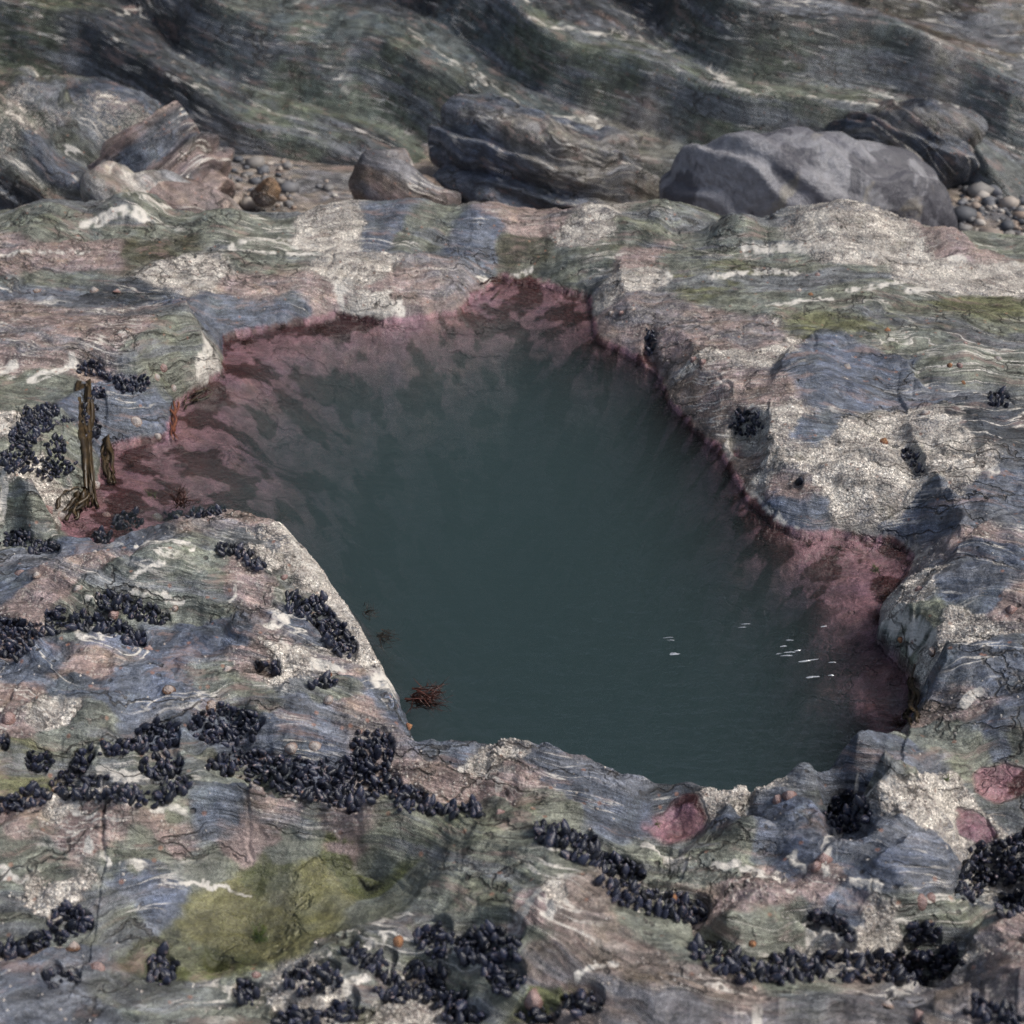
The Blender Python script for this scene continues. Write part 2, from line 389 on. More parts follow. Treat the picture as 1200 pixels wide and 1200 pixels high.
FINE = Z - ZM
Z = Z0 + AMP * (ZM - Z0) + AMP * FINE
FINE = AMP * FINE
# picture coordinates of every node, for the clumps' grooves
def pix(X, Y, Zh):
    z = Zh - CH; dep = np.maximum(Y * CP - z * SP, .05); up = Y * SP + z * CP
    return 600 + 600 * X / dep / T, 600 - 600 * up / dep / T
BU, BV = pix(XX, YY, BASE + .0)
groove = np.zeros_like(Z)
for _, shapes in CLUMPS:
    for sh in shapes:
        groove = np.maximum(groove, clump_mask(sh, BU, BV, 2.0).astype(np.float32))
for _ in range(3):
    groove[1:-1, 1:-1] = (groove[1:-1, 1:-1] * 2 + groove[:-2, 1:-1] + groove[2:, 1:-1] + groove[1:-1, :-2] + groove[1:-1, 2:]) / 6
Z -= .013 * groove

# the pool
PX = XX + .010 * fbm(XX * 9, YY * 9, 0 * XX + 601, 3) + .008 * fbm(XX * 32, YY * 32, 0 * XX + 602, 4)
PY = YY + .010 * fbm(XX * 9, YY * 9, 0 * XX + 603, 3) + .008 * fbm(XX * 32, YY * 32, 0 * XX + 604, 4)
d, _ = poly_dist(PX, PY, POOL, True)
ins = inside(PX, PY, POOL)
SD = np.where(ins, -d, d)
DEPTH = np.clip(coarse(baseD), .015, .65)
nearside = sstep(2.35, 2.0, YY + .55 * np.clip(-XX, 0, .5) * 0)
ww = .075 - .037 * nearside
Zin = -DEPTH * (1 - np.exp(-np.maximum(-SD, 0) / (.15 - .10 * nearside))) + .012 * fbm(XX * 14, YY * 14, 0 * XX + 61, 3) * sstep(0, .05, -SD) - .004
_b = Zin.copy()
for _ in range(5):
    for ax_ in (0, 1):
        cs = np.cumsum(np.concatenate([np.repeat(np.take(_b, [0], ax_), 6, ax_), _b, np.repeat(np.take(_b, [-1], ax_), 5, ax_)], ax_), ax_, dtype=np.float64)
        n_ = _b.shape[ax_]; _b = ((np.take(cs, range(10, 10 + n_), ax_) - np.take(cs, range(0, n_), ax_)) / 10).astype(np.float32)
Zin = Zin + (_b - Zin) * sstep(.01, .06, -SD)
Zout = np.maximum(Z, .018) * (np.clip(SD / ww, 0, 1) ** .75 * (1 - nearside) + np.clip(SD / ww + .35, 0, 1) ** .9 * nearside)
Zn = np.where(SD > 0, np.maximum(Zout, .0), Zin)
# keep ground off the water level away from the pool
Zn = np.where(SD > ww, np.maximum(Zn, .012), Zn)
Z = Zn
# far edge of the shelf: it falls to a sandy gully
EDGE = np.array([at_z(u, v, .08)[:2] for u, v in [(-1500,250),(0,252),(60,246),(160,240),(230,252),(330,252),(430,242),(520,246),(600,244),(700,246),(760,242),(800,256),(880,270),(960,264),(1060,276),(1200,284),(2700,284)]])
ye = np.interp(XX, EDGE[:, 0], EDGE[:, 1]) + .11 * fbm(XX * 5, YY * 5, 0 * XX + 15, 4)
k = sstep(0, .16, YY - ye)
GULLY = -.26 + .03 * fbm(XX * 2, YY * 2, 0 * XX + 19, 3) + .03 * sstep(5.2, 7.5, YY)
Z = Z * (1 - k) + GULLY * k
Z = Z.astype(np.float32)
FT = Field(Z)
for u, v, ru, rv, dz, kk in [(790,962,56,30,-9,.9),(1178,926,52,22,0,.6),(1140,972,40,18,0,.6),(340,1060,140,52,-.004,.6)]:
    c = FT.hit(u, v); ax, ay = extent(u, v, ru, rv, c)
    q = ((WX - c[0]) / ax) ** 2 + ((WY - c[1]) / ay) ** 2
    kf = kk * sstep(2.0, .7, q); zc = float(np.median(Z[q < 1])) + dz if dz > -1 else .072
    Z = (Z * (1 - kf) + (zc + .25 * (Z - zc)) * kf).astype(np.float32)
Z = Z.astype(np.float32)
FT = Field(Z)
sandk = k

# ------------------------------------------------------------------ what the rock is like, where
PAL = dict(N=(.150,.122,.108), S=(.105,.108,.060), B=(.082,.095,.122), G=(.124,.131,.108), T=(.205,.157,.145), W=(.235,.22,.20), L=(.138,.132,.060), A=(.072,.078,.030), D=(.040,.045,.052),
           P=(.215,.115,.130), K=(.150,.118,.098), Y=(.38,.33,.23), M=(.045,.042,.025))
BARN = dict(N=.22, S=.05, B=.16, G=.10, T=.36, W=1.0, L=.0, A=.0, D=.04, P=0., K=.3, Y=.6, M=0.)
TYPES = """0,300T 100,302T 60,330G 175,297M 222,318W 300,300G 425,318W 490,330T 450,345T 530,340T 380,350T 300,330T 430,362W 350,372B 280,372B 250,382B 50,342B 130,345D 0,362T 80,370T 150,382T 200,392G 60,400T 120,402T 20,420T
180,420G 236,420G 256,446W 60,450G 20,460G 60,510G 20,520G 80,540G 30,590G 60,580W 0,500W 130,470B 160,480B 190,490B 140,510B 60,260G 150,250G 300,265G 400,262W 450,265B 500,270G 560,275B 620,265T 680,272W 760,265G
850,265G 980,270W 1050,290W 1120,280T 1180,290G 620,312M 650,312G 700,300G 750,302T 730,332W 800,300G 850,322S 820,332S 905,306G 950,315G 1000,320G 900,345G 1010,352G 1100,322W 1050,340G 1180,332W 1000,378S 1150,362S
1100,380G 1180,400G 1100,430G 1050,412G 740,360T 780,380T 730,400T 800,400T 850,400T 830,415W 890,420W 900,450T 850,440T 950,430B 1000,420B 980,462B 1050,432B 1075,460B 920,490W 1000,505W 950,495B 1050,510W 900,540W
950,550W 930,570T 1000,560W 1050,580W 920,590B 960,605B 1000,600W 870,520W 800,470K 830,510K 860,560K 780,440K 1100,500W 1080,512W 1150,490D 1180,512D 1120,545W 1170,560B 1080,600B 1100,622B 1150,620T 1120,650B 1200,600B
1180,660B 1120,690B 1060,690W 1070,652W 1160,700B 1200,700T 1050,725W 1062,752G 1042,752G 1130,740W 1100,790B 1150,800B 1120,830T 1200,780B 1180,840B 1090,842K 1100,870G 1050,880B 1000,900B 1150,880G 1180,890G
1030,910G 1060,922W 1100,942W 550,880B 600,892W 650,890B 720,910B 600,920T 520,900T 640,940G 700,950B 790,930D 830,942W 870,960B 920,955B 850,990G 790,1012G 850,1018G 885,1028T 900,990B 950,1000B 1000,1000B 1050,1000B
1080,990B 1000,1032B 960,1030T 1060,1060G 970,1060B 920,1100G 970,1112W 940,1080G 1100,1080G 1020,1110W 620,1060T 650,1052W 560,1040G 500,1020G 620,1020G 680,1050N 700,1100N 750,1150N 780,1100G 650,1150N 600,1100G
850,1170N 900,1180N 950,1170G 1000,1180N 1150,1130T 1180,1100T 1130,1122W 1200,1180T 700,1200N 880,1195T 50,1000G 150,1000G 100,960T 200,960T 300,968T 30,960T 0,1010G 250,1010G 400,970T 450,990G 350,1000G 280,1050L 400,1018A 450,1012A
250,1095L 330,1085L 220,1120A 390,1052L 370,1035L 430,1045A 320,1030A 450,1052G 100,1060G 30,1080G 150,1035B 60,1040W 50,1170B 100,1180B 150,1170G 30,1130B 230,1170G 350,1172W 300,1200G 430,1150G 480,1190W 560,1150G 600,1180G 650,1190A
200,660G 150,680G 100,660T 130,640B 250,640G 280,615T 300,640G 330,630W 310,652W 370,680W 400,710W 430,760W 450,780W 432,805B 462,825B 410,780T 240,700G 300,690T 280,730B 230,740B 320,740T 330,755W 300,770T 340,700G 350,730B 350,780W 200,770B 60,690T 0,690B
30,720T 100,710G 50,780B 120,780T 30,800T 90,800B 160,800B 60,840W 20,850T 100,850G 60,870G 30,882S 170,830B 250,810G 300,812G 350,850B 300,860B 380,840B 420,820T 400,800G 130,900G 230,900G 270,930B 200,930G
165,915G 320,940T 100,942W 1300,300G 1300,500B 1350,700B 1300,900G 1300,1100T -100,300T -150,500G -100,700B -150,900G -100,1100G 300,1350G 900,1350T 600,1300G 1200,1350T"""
tp = []
for tok in TYPES.split():
    a, b = tok[:-1].split(','); tp.append((float(a), float(b), tok[-1]))
F1 = Field(np.maximum(Z, 0))
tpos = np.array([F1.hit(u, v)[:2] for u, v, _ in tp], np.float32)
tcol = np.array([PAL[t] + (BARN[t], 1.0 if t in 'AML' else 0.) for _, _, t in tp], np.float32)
wx = XX + .055 * fbm(XX * 5, YY * 5, 0 * XX + 131, 2) + .020 * fbm(XX * 17, YY * 22, 0 * XX + 132, 3) + .010 * fbm(XX * 50, YY * 65, 0 * XX + 133, 4)
wy = YY + .055 * fbm(XX * 5, YY * 5, 0 * XX + 141, 2) + .020 * fbm(XX * 17, YY * 22, 0 * XX + 142, 3) + .010 * fbm(XX * 50, YY * 65, 0 * XX + 143, 4) + .03 * fbm(FA * 25, FB * 2, FC * 2, 2)
acc = np.zeros((NR, NC, 5), np.float32); wsum = np.zeros((NR, NC), np.float32)
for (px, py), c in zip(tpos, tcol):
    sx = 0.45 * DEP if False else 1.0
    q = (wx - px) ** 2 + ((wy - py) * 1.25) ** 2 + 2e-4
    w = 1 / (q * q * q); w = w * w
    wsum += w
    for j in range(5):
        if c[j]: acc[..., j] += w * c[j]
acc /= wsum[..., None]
CB_ = acc[..., 3]
Z = Z - FINE * (1 - np.clip(CB_ * 1.3 + .2, .45, 1)) * sstep(0, .05, SD) * (1 - sandk)
FT = Field(Z)
_mx = (CALG_ := acc[..., 4]) * (.08 + .5 * sstep(.02, -.26, fbm(XX * 10, YY * 12, 0 * XX + 711, 4)))
acc[..., :3] += (np.array([.105, .110, .090], np.float32) - acc[..., :3]) * _mx[..., None]
CRGB = acc[..., :3]; CB = acc[..., 3]; CALG = acc[..., 4]

VEINS = [([(560,325),(620,318)],3),([(835,325),(880,318),(935,320)],3),([(877,293),(925,290),(980,292),(1050,300),(1125,305)],4),([(995,340),(1040,335),(1075,318)],3),([(1070,340),(1125,325),(1200,312)],6),
([(900,358),(975,350)],2),([(270,290),(320,278),(375,292),(420,292)],2),([(270,292),(350,297),(400,300)],2),([(0,300),(100,296)],2),([(100,262),(150,245),(170,255)],4),([(45,828),(65,822),(90,824)],4),([(605,1080),(640,1040),(662,1048),(640,1072)],6),
([(680,1145),(720,1130)],3),([(0,1025),(25,1035)],5),([(102,985),(110,1000),(125,1012)],3),([(140,1015),(180,1022)],3),([(190,1033),(240,1035),(290,1048)],2),([(315,1175),(380,1155),(430,1148)],3),([(430,1110),(455,1100)],3),([(120,915),(170,912)],5),
([(180,945),(220,950)],3),([(70,947),(110,950)],3),([(540,905),(560,892)],4),([(560,895),(585,920)],2),([(760,990),(800,1010)],6),([(840,1015),(860,1015)],6),([(875,1020),(895,1028)],7),([(805,955),(830,940),(845,928)],6),([(950,1110),(970,1085),(995,1112)],8),
([(1010,935),(1050,930),(1100,935)],6),([(1100,940),(1120,970)],8),([(1025,1110),(1060,1110)],6),([(1050,660),(1080,650)],6),([(1040,725),(1075,740),(1090,752)],5),([(1110,500),(1090,520)],8),([(1120,545),(1160,550)],8),([(1130,825),(1145,815)],6),
([(160,640),(200,632),(225,640)],3),([(105,700),(150,697),(215,705)],2),([(280,690),(270,705)],2),([(315,735),(340,720)],6),([(330,750),(350,770)],5),([(370,780),(395,785)],8),([(0,590),(40,565)],3),([(0,610),(45,575)],2),([(0,495),(16,510)],8),
([(40,445),(85,430)],5),([(0,435),(15,430)],5),([(240,447),(250,430),(246,412)],6),([(870,570),(900,605),(930,622)],3),([(380,620),(430,700),(470,790)],5),([(880,1195),(915,1180)],8),([(1000,940),(960,1010),(975,1030)],3),([(190,655),(150,680)],2),([(342,628),(372,672),(410,738),(452,802)],10),([(740,330),(780,325)],5),
([(400,330),(410,362)],6),([(420,365),(470,362)],5),([(220,300),(240,330)],5),([(1005,1030),(1030,1040)],6),([(930,1000),(940,1020)],4)]
VEIN = np.zeros((NR, NC), np.float32)
vnx = XX + .012 * fbm(XX * 28, YY * 28, 0 * XX + 401, 3) + .006 * fbm(XX * 90, YY * 90, 0 * XX + 402, 2); vny = YY + .016 * fbm(XX * 28, YY * 28, 0 * XX + 403, 3) + .006 * fbm(XX * 90, YY * 90, 0 * XX + 404, 2)
for P, wpx in VEINS:
    H = np.array([FT.hit(u, v) for u, v in P]); L = chaikin(H[:, :2], False, 2); r_, ry_ = extent(P[0][0], P[0][1], wpx, wpx, H[0]); r_ = .5 * (r_ + ry_)
    r0, r1 = np.searchsorted(YS, [L[:, 1].min() - .08, L[:, 1].max() + .08])
    m = (XX[r0:r1] > L[:, 0].min() - .08) & (XX[r0:r1] < L[:, 0].max() + .08)
    cols = np.where(m.any(0))[0]
    if r1 - r0 < 2 or len(cols) < 2: continue
    sub = (slice(r0, r1), slice(cols[0], cols[-1] + 1))
    d, _ = poly_dist(vnx[sub], vny[sub], L, False)
    VEIN[sub] = np.maximum(VEIN[sub], sstep(1.15 * r_, .75 * r_, d))
VEIN *= sstep(-.35, .0, fbm(XX * 40, YY * 40, 0 * XX + 420, 3))
# pink crust: under water, and a ragged rim just above it
rim = .010 + .012 * fbm(XX * 22, YY * 22, 0 * XX + 201, 3)
pinkk = sstep(.004, -.004, Z - rim) * (SD < .12) * (YY < 4.0)
def blob(u, v, ru, rv, soft=.35):
    c = FT.hit(u, v); ax, ay = extent(u, v, ru, rv, c)
    q = ((WX - c[0]) / ax) ** 2 + ((WY - c[1]) / ay) ** 2 + .5 * fbm(XX * 30, YY * 30, 0 * XX + 88, 2)
    return sstep(1 + soft, 1 - soft, q)
for a in [(792,966,36,20),(1178,926,38,15),(1140,972,28,14)]:
    pinkk = np.maximum(pinkk, blob(*a))
pinkk = pinkk * (1 - .0 * nearside)
# under the near edge the wall is not pink but dark weed
PINK = np.array(PAL['P'], np.float32)
blot = fbm(XX * 11, YY * 13, 0 * XX + 301, 4)
blotk = sstep(.0, .07, blot + .10 * (fbm(XX * 3, YY * 3, 0 * XX + 311, 2)))
blotk = blotk * (1 - .5 * blob(1015, 775, 70, 80, .5))
pc = PINK[None, None] * (1 - blotk[..., None]) + np.array([.050, .017, .017], np.float32) * blotk[..., None]
pale = sstep(.18, .4, fbm(XX * 7, YY * 12, 0 * XX + 321, 3))
pc = pc * (1 - .35 * pale[..., None]) + np.array([.26, .17, .17], np.float32) * .35 * pale[..., None]
wetk = sstep(.035, .0, Z) * (SD < .15)
CRGB = CRGB * (1 - pinkk[..., None]) + pc * pinkk[..., None]
CB = CB * (1 - pinkk); VEIN *= 1 - pinkk
_pud = blob(340, 1062, 150, 55, .3)
wetk = np.maximum(wetk, .75 * _pud); CB = CB * (1 - _pud)
Z = (Z + pinkk * .004 * np.abs(fbm(XX * 60, YY * 60, 0 * XX + 331, 3))).astype(np.float32)
FT = Field(Z)
# sand in the gully
SAND = np.array([.20, .17, .145], np.float32)
CRGB = CRGB * (1 - sandk[..., None]) + SAND * sandk[..., None]
CB = CB * (1 - sandk); CALG = CALG * (1 - sandk)
FA, FB, FC = foldcoords(XX, YY, Z)

# ------------------------------------------------------------------ node helpers
class NT:
    def __init__(s, m):
        m.use_nodes = True; s.t = m.node_tree; s.t.nodes.clear(); s.L = s.t.links
    def n(s, typ, ins=None, **kw):
        nd = s.t.nodes.new(typ)
        for k_, v_ in kw.items(): setattr(nd, k_, v_)
        for k_, v_ in (ins or {}).items(): s.put(nd, k_, v_)
        return nd
    def put(s, nd, key, v_):
        i = nd.inputs[key]
        if isinstance(v_, bpy.types.NodeSocket): s.L.new(v_, i)
        elif isinstance(v_, bpy.types.Node): s.L.new(v_.outputs[0], i)
        else: i.default_value = v_
    def math(s, op, a, b=0., c=None):
        nd = s.t.nodes.new('ShaderNodeMath'); nd.operation = op
        s.put(nd, 0, a); s.put(nd, 1, b)
        if c is not None: s.put(nd, 2, c)
        return nd.outputs[0]
    def ramp(s, x, a, b, lo=0., hi=1., smooth=True):
        nd = s.n('ShaderNodeMapRange', {'Value': x, 'From Min': a, 'From Max': b, 'To Min': lo, 'To Max': hi})
        if smooth: nd.interpolation_type = 'SMOOTHSTEP'
        return nd.outputs[0]
    def mix(s, f, a, b, mode='MIX'):
        nd = s.t.nodes.new('ShaderNodeMix'); nd.data_type = 'RGBA'; nd.blend_type = mode
        for k_, v_ in ((0, f), (6, a), (7, b)):
            if isinstance(v_, tuple): v_ = v_ if len(v_) == 4 else v_ + (1.,)
            s.put(nd, k_, v_)
        return nd.outputs[2]
    def noise(s, vec, scale, detail=4, rough=.55, dist=0.):
        return s.n('ShaderNodeTexNoise', {'Vector': vec, 'Scale': scale, 'Detail': detail, 'Roughness': rough, 'Distortion': dist}).outputs[0]
    def vmul(s, v_, k_):
        nd = s.n('ShaderNodeVectorMath', operation='MULTIPLY'); s.put(nd, 0, v_); nd.inputs[1].default_value = k_; return nd.outputs[0]

def attr(t, name): return t.n('ShaderNodeAttribute', attribute_name=name)

def rock_material(name, barn=True):
    m = bpy.data.materials.new(name); t = NT(m)
    col = attr(t, 'rock').outputs['Color']
    msk = t.n('ShaderNodeSeparateColor', {0: attr(t, 'mask').outputs['Color']})
    B_, WET, ALG = msk.outputs[0], msk.outputs[1], msk.outputs[2]
    fol = attr(t, 'fold').outputs['Vector']
    pos = t.n('ShaderNodeTexCoord').outputs['Object']
    # foliation streaks
    s1 = t.noise(t.vmul(fol, (1, .09, .09)), 75, 6, .62)
    s2 = t.noise(t.vmul(fol, (1, .16, .16)), 260, 4, .6)
    s3 = t.noise(t.vmul(fol, (1, .12, .12)), 16, 3, .5)
    fine = t.noise(pos, 210, 5, .68)
    mid = t.noise(pos, 26, 5, .6)
    k1 = t.ramp(s1, .32, .68, .60, 1.42); k2 = t.ramp(s2, .32, .68, .74, 1.28); k3 = t.ramp(fine, .3, .7, .70, 1.32); k4 = t.ramp(mid, .3, .7, .62, 1.4)
    wk = t.ramp(WET, .2, .7)
    k1 = t.math('ADD', t.math('MULTIPLY', k1, t.math('SUBTRACT', 1., wk)), wk); k2 = t.math('ADD', t.math('MULTIPLY', k2, t.math('SUBTRACT', 1., wk)), wk)
    grain = t.noise(pos, 560, 3, .7)
    k3 = t.math('MULTIPLY', k3, t.ramp(grain, .32, .68, .62, 1.44))
    k = t.math('MULTIPLY', t.math('MULTIPLY', k1, k2), t.math('MULTIPLY', k3, k4))
    kc = t.n('ShaderNodeCombineColor', {0: k, 1: k, 2: k}).outputs[0]
    c = t.mix(1., col, kc, 'MULTIPLY')
    # hue patches: bluish, greenish, rusty
    c = t.mix(t.math('MULTIPLY', t.ramp(t.noise(pos, 9, 5, .6), .48, .66), .45), c, t.mix(1., c, (.86, .95, 1.20, 1), 'MULTIPLY'))
    c = t.mix(t.math('MULTIPLY', t.ramp(t.noise(t.vmul(pos, (1, 1.3, 1)), 13, 5, .6), .5, .68), .45), c, t.mix(1., c, (1.06, 1.07, .78, 1), 'MULTIPLY'))
    dry = t.math('SUBTRACT', 1., t.ramp(WET, .0, .8))
    pinkn = t.math('MULTIPLY', t.ramp(t.noise(t.vmul(fol, (1, .25, .25)), 34, 6, .68), .53, .66), .55)
    c = t.mix(t.math('MULTIPLY', pinkn, dry), c, (.25, .175, .155, 1))
    bandk = t.math('MULTIPLY', t.ramp(t.noise(t.vmul(fol, (1, .2, .2)), 11, 7, .66), .50, .60), t.math('MULTIPLY', dry, .75))
    bandk = t.math('MULTIPLY', bandk, t.math('SUBTRACT', 1., ALG))
    c = t.mix(bandk, c, t.mix(1., (.105, .112, .128, 1), kc, 'MULTIPLY'))
    # white veins along the foliation
    v1 = t.math('ABSOLUTE', t.math('SUBTRACT', t.noise(t.vmul(fol, (1, .10, .10)), 24, 3, .55, .25), .5))
    vm = t.ramp(t.noise(pos, 5.2, 3, .55), .46, .62)
    vein = t.math('MULTIPLY', t.ramp(v1, .016, .003), vm)
    v2 = t.math('MULTIPLY', t.ramp(s1, .66, .76), t.ramp(s3, .46, .58))
    vein = t.math('MULTIPLY', t.math('MAXIMUM', vein, t.math('MULTIPLY', v2, .8)), dry)
    vein = t.math('MULTIPLY', vein, t.ramp(fine, .3, .55))
    nalg = t.math('SUBTRACT', 1., t.math('MULTIPLY', ALG, .85))
    vein = t.math('MULTIPLY', vein, nalg)
    vein = t.math('MAXIMUM', vein, t.math('MULTIPLY', attr(t, 'vein').outputs['Fac'], t.ramp(mid, .3, .45)))
    c = t.mix(vein, c, (.58, .55, .50, 1))
    # barnacles and pale crust: tiny cells, thick where the mask is high
    vor = t.n('ShaderNodeTexVoronoi', {'Vector': pos, 'Scale': 200., 'Randomness': 1.})
    cell = t.n('ShaderNodeSeparateColor', {0: vor.outputs['Color']}).outputs[0]
    bm = t.math('ADD', t.math('MULTIPLY', B_, .85), t.math('MULTIPLY', t.math('SUBTRACT', t.noise(pos, 22, 6, .7), .5), 1.5))
    on = t.ramp(t.math('SUBTRACT', bm, cell), -.05, .05)
    dot = t.math('MULTIPLY', t.ramp(vor.outputs['Distance'], .62, .38), on)
    dot = t.math('MULTIPLY', dot, dry)
    cr1 = t.noise(t.vmul(fol, (1, .4, .4)), 30, 10, .72)
    cr2 = t.noise(pos, 10, 5, .65)
    cth = t.math('ADD', t.math('ADD', cr1, t.math('MULTIPLY', t.math('SUBTRACT', B_, .58), .26)), t.math('MULTIPLY', t.math('SUBTRACT', cr2, .5), .45))
    crust = t.math('MULTIPLY', t.ramp(cth, .53, .61), dry)
    crust = t.math('MULTIPLY', crust, t.math('MULTIPLY', nalg, t.ramp(fine, .30, .44, .15, 1.)))
    cc_ = t.mix(t.ramp(cth, .55, .68), (.30, .255, .235, 1), (.82, .765, .68, 1))
    cc_ = t.mix(1., cc_, t.n('ShaderNodeCombineColor', {0: t.math('MULTIPLY', k3, 1.), 1: k3, 2: k3}).outputs[0], 'MULTIPLY')
    wv = t.n('ShaderNodeVectorMath', {0: pos, 1: t.n('ShaderNodeVectorMath', {0: t.n('ShaderNodeTexNoise', {'Vector': pos, 'Scale': 38., 'Detail': 5.}).outputs['Color'], 3: .03}, operation='SCALE').outputs[0]}, operation='ADD').outputs[0]
    e1 = t.n('ShaderNodeTexVoronoi', {'Vector': t.vmul(wv, (.7, 1, 1)), 'Scale': 46.}, feature='DISTANCE_TO_EDGE').outputs[0]
    e2 = t.n('ShaderNodeTexVoronoi', {'Vector': t.vmul(wv, (.7, 1, 1)), 'Scale': 125.}, feature='DISTANCE_TO_EDGE').outputs[0]
    crk = t.math('MULTIPLY', t.ramp(e1, .01, .075, .25, 1.), t.ramp(e2, .01, .10, .55, 1.))
    crust = t.math('MULTIPLY', crust, t.math('MULTIPLY', crk, t.ramp(grain, .30, .42, .35, 1.)))
    c = t.mix(t.math('MULTIPLY', crust, .95), c, cc_)
    dot = t.math('MULTIPLY', dot, t.ramp(B_, .1, .6))
    c = t.mix(t.math('MULTIPLY', dot, .7), c, t.mix(t.ramp(cell, 0, 1, 0, 1), (.52, .49, .44, 1), (.36, .31, .27, 1)))
    # rusty and coral specks
    vs_ = t.n('ShaderNodeTexVoronoi', {'Vector': pos, 'Scale': 62., 'Randomness': 1.})
    sc_ = t.n('ShaderNodeSeparateColor', {0: vs_.outputs['Color']}).outputs[1]
    spk = t.math('MULTIPLY', t.ramp(vs_.outputs['Distance'], .3, .12), t.math('LESS_THAN', sc_, .12))
    c = t.mix(t.math('MULTIPLY', t.math('MULTIPLY', spk, dry), .6), c, (.27, .13, .085, 1))
    # dark fissures
    ve = t.n('ShaderNodeTexVoronoi', {'Vector': t.n('ShaderNodeVectorMath', {0: t.vmul(fol, (11, 3, 3)), 1: t.n('ShaderNodeVectorMath', {0: t.n('ShaderNodeTexNoise', {'Vector': pos, 'Scale': 16., 'Detail': 4.}).outputs['Color']}, operation='SCALE').outputs[0]}, operation='ADD').outputs[0], 'Scale': 1.}, feature='DISTANCE_TO_EDGE')
    fis = t.math('MULTIPLY', t.ramp(ve.outputs[0], .030, .006), t.ramp(t.noise(pos, 6.3, 3, .5), .44, .56))
    c = t.mix(t.math('MULTIPLY', fis, t.math('MULTIPLY', dry, .7)), c, (.030, .026, .022, 1))
    pit = t.math('MULTIPLY', t.ramp(vs_.outputs['Distance'], .34, .16), t.math('GREATER_THAN', sc_, .90))
    pit = t.math('MULTIPLY', pit, t.math('MULTIPLY', dry, t.ramp(mid, .40, .55)))
    c = t.mix(t.math('MULTIPLY', pit, .8), c, (.035, .03, .027, 1))
    # wet rock is darker
    c = t.mix(t.math('MULTIPLY', WET, .30), c, t.mix(1., c, (.5, .5, .5, 1), 'MULTIPLY'))
    rough = t.ramp(s1, .3, .7, .34, .58)
    rough = t.math('SUBTRACT', rough, t.math('MULTIPLY', WET, .2))
    rough = t.math('ADD', rough, t.math('MULTIPLY', dot, .2))
    h = t.math('ADD', t.math('MULTIPLY', s1, .0065), t.math('MULTIPLY', s2, .0022))
    h = t.math('ADD', t.math('MULTIPLY', h, t.math('SUBTRACT', 1., t.math('MULTIPLY', wk, .8))), t.math('MULTIPLY', fine, t.math('ADD', .0009, t.math('MULTIPLY', B_, .0012))))
    h = t.math('ADD', h, t.math('ADD', t.math('MULTIPLY', mid, .0085), t.math('MULTIPLY', grain, .0012)))
    h = t.math('ADD', h, t.math('MULTIPLY', dot, .0014))
    h = t.math('ADD', h, t.math('MULTIPLY', crust, .0022))
    h = t.math('SUBTRACT', h, t.math('ADD', t.math('MULTIPLY', fis, .004), t.math('MULTIPLY', pit, .003)))
    bmp = t.n('ShaderNodeBump', {'Height': h, 'Strength': 1.0, 'Distance': 1.0})
    bs = t.n('ShaderNodeBsdfPrincipled', {'Base Color': c, 'Roughness': rough, 'Normal': bmp.outputs[0]})
    bs.inputs['Specular IOR Level'].default_value = .45
    t.n('ShaderNodeOutputMaterial', {'Surface': bs.outputs[0]})
    return m

MAT_ROCK = rock_material('shore_rock')

def grid_mesh(name, X, Y, Zh, flip=False):
    nr, nc = X.shape
    me = bpy.data.meshes.new(name)
    co = np.stack([X, Y, Zh], -1).reshape(-1, 3).astype(np.float32)
    i = np.arange(nr * nc).reshape(nr, nc)
    q = np.stack([i[:-1, :-1], i[:-1, 1:], i[1:, 1:], i[1:, :-1]], -1).reshape(-1, 4)
    if flip: q = q[:, ::-1]
    nf = len(q)
    me.vertices.add(len(co)); me.vertices.foreach_set('co', co.ravel())
    me.loops.add(nf * 4); me.loops.foreach_set('vertex_index', q.ravel().astype(np.int32))
    me.polygons.add(nf); me.polygons.foreach_set('loop_start', np.arange(0, nf * 4, 4, dtype=np.int32))
    me.update(calc_edges=True)
    me.polygons.foreach_set('use_smooth', np.ones(nf, bool))
    return me

def put_attrs(me, rock, mask, fold, vein=None):
    n = len(me.vertices)
    def c4(a): return np.concatenate([a.reshape(n, 3), np.ones((n, 1))], 1).astype(np.float32).ravel()
    me.attributes.new('rock', 'FLOAT_COLOR', 'POINT').data.foreach_set('color', c4(rock))
    me.attributes.new('mask', 'FLOAT_COLOR', 'POINT').data.foreach_set('color', c4(mask))
    me.attributes.new('vein', 'FLOAT', 'POINT').data.foreach_set('value', (np.zeros(n) if vein is None else vein).astype(np.float32).ravel())
    me.attributes.new('fold', 'FLOAT_VECTOR', 'POINT').data.foreach_set('vector', fold.reshape(n, 3).astype(np.float32).ravel())

def link(name, me, mat=None, parent=None):
    o = bpy.data.objects.new(name, me); COL.objects.link(o)
    if mat: me.materials.append(mat)
    if parent: o.parent = parent
    return o
def tag(o, label=None, cat=None, group=None, kind=None):
    for k_, v_ in (('label', label), ('category', cat), ('group', group), ('kind', kind)):
        if v_: o[k_] = v_
    return o

me = grid_mesh('rock_shelf', XX, YY, Z)
put_attrs(me, CRGB, np.stack([CB, np.clip(wetk + pinkk, 0, 1), CALG], -1), np.stack([FA, FB, FC], -1), VEIN)
ground = tag(link('rocky_ground', me, MAT_ROCK), 'veined grey shore rock with a sandy gully behind it', 'ground', kind='structure')

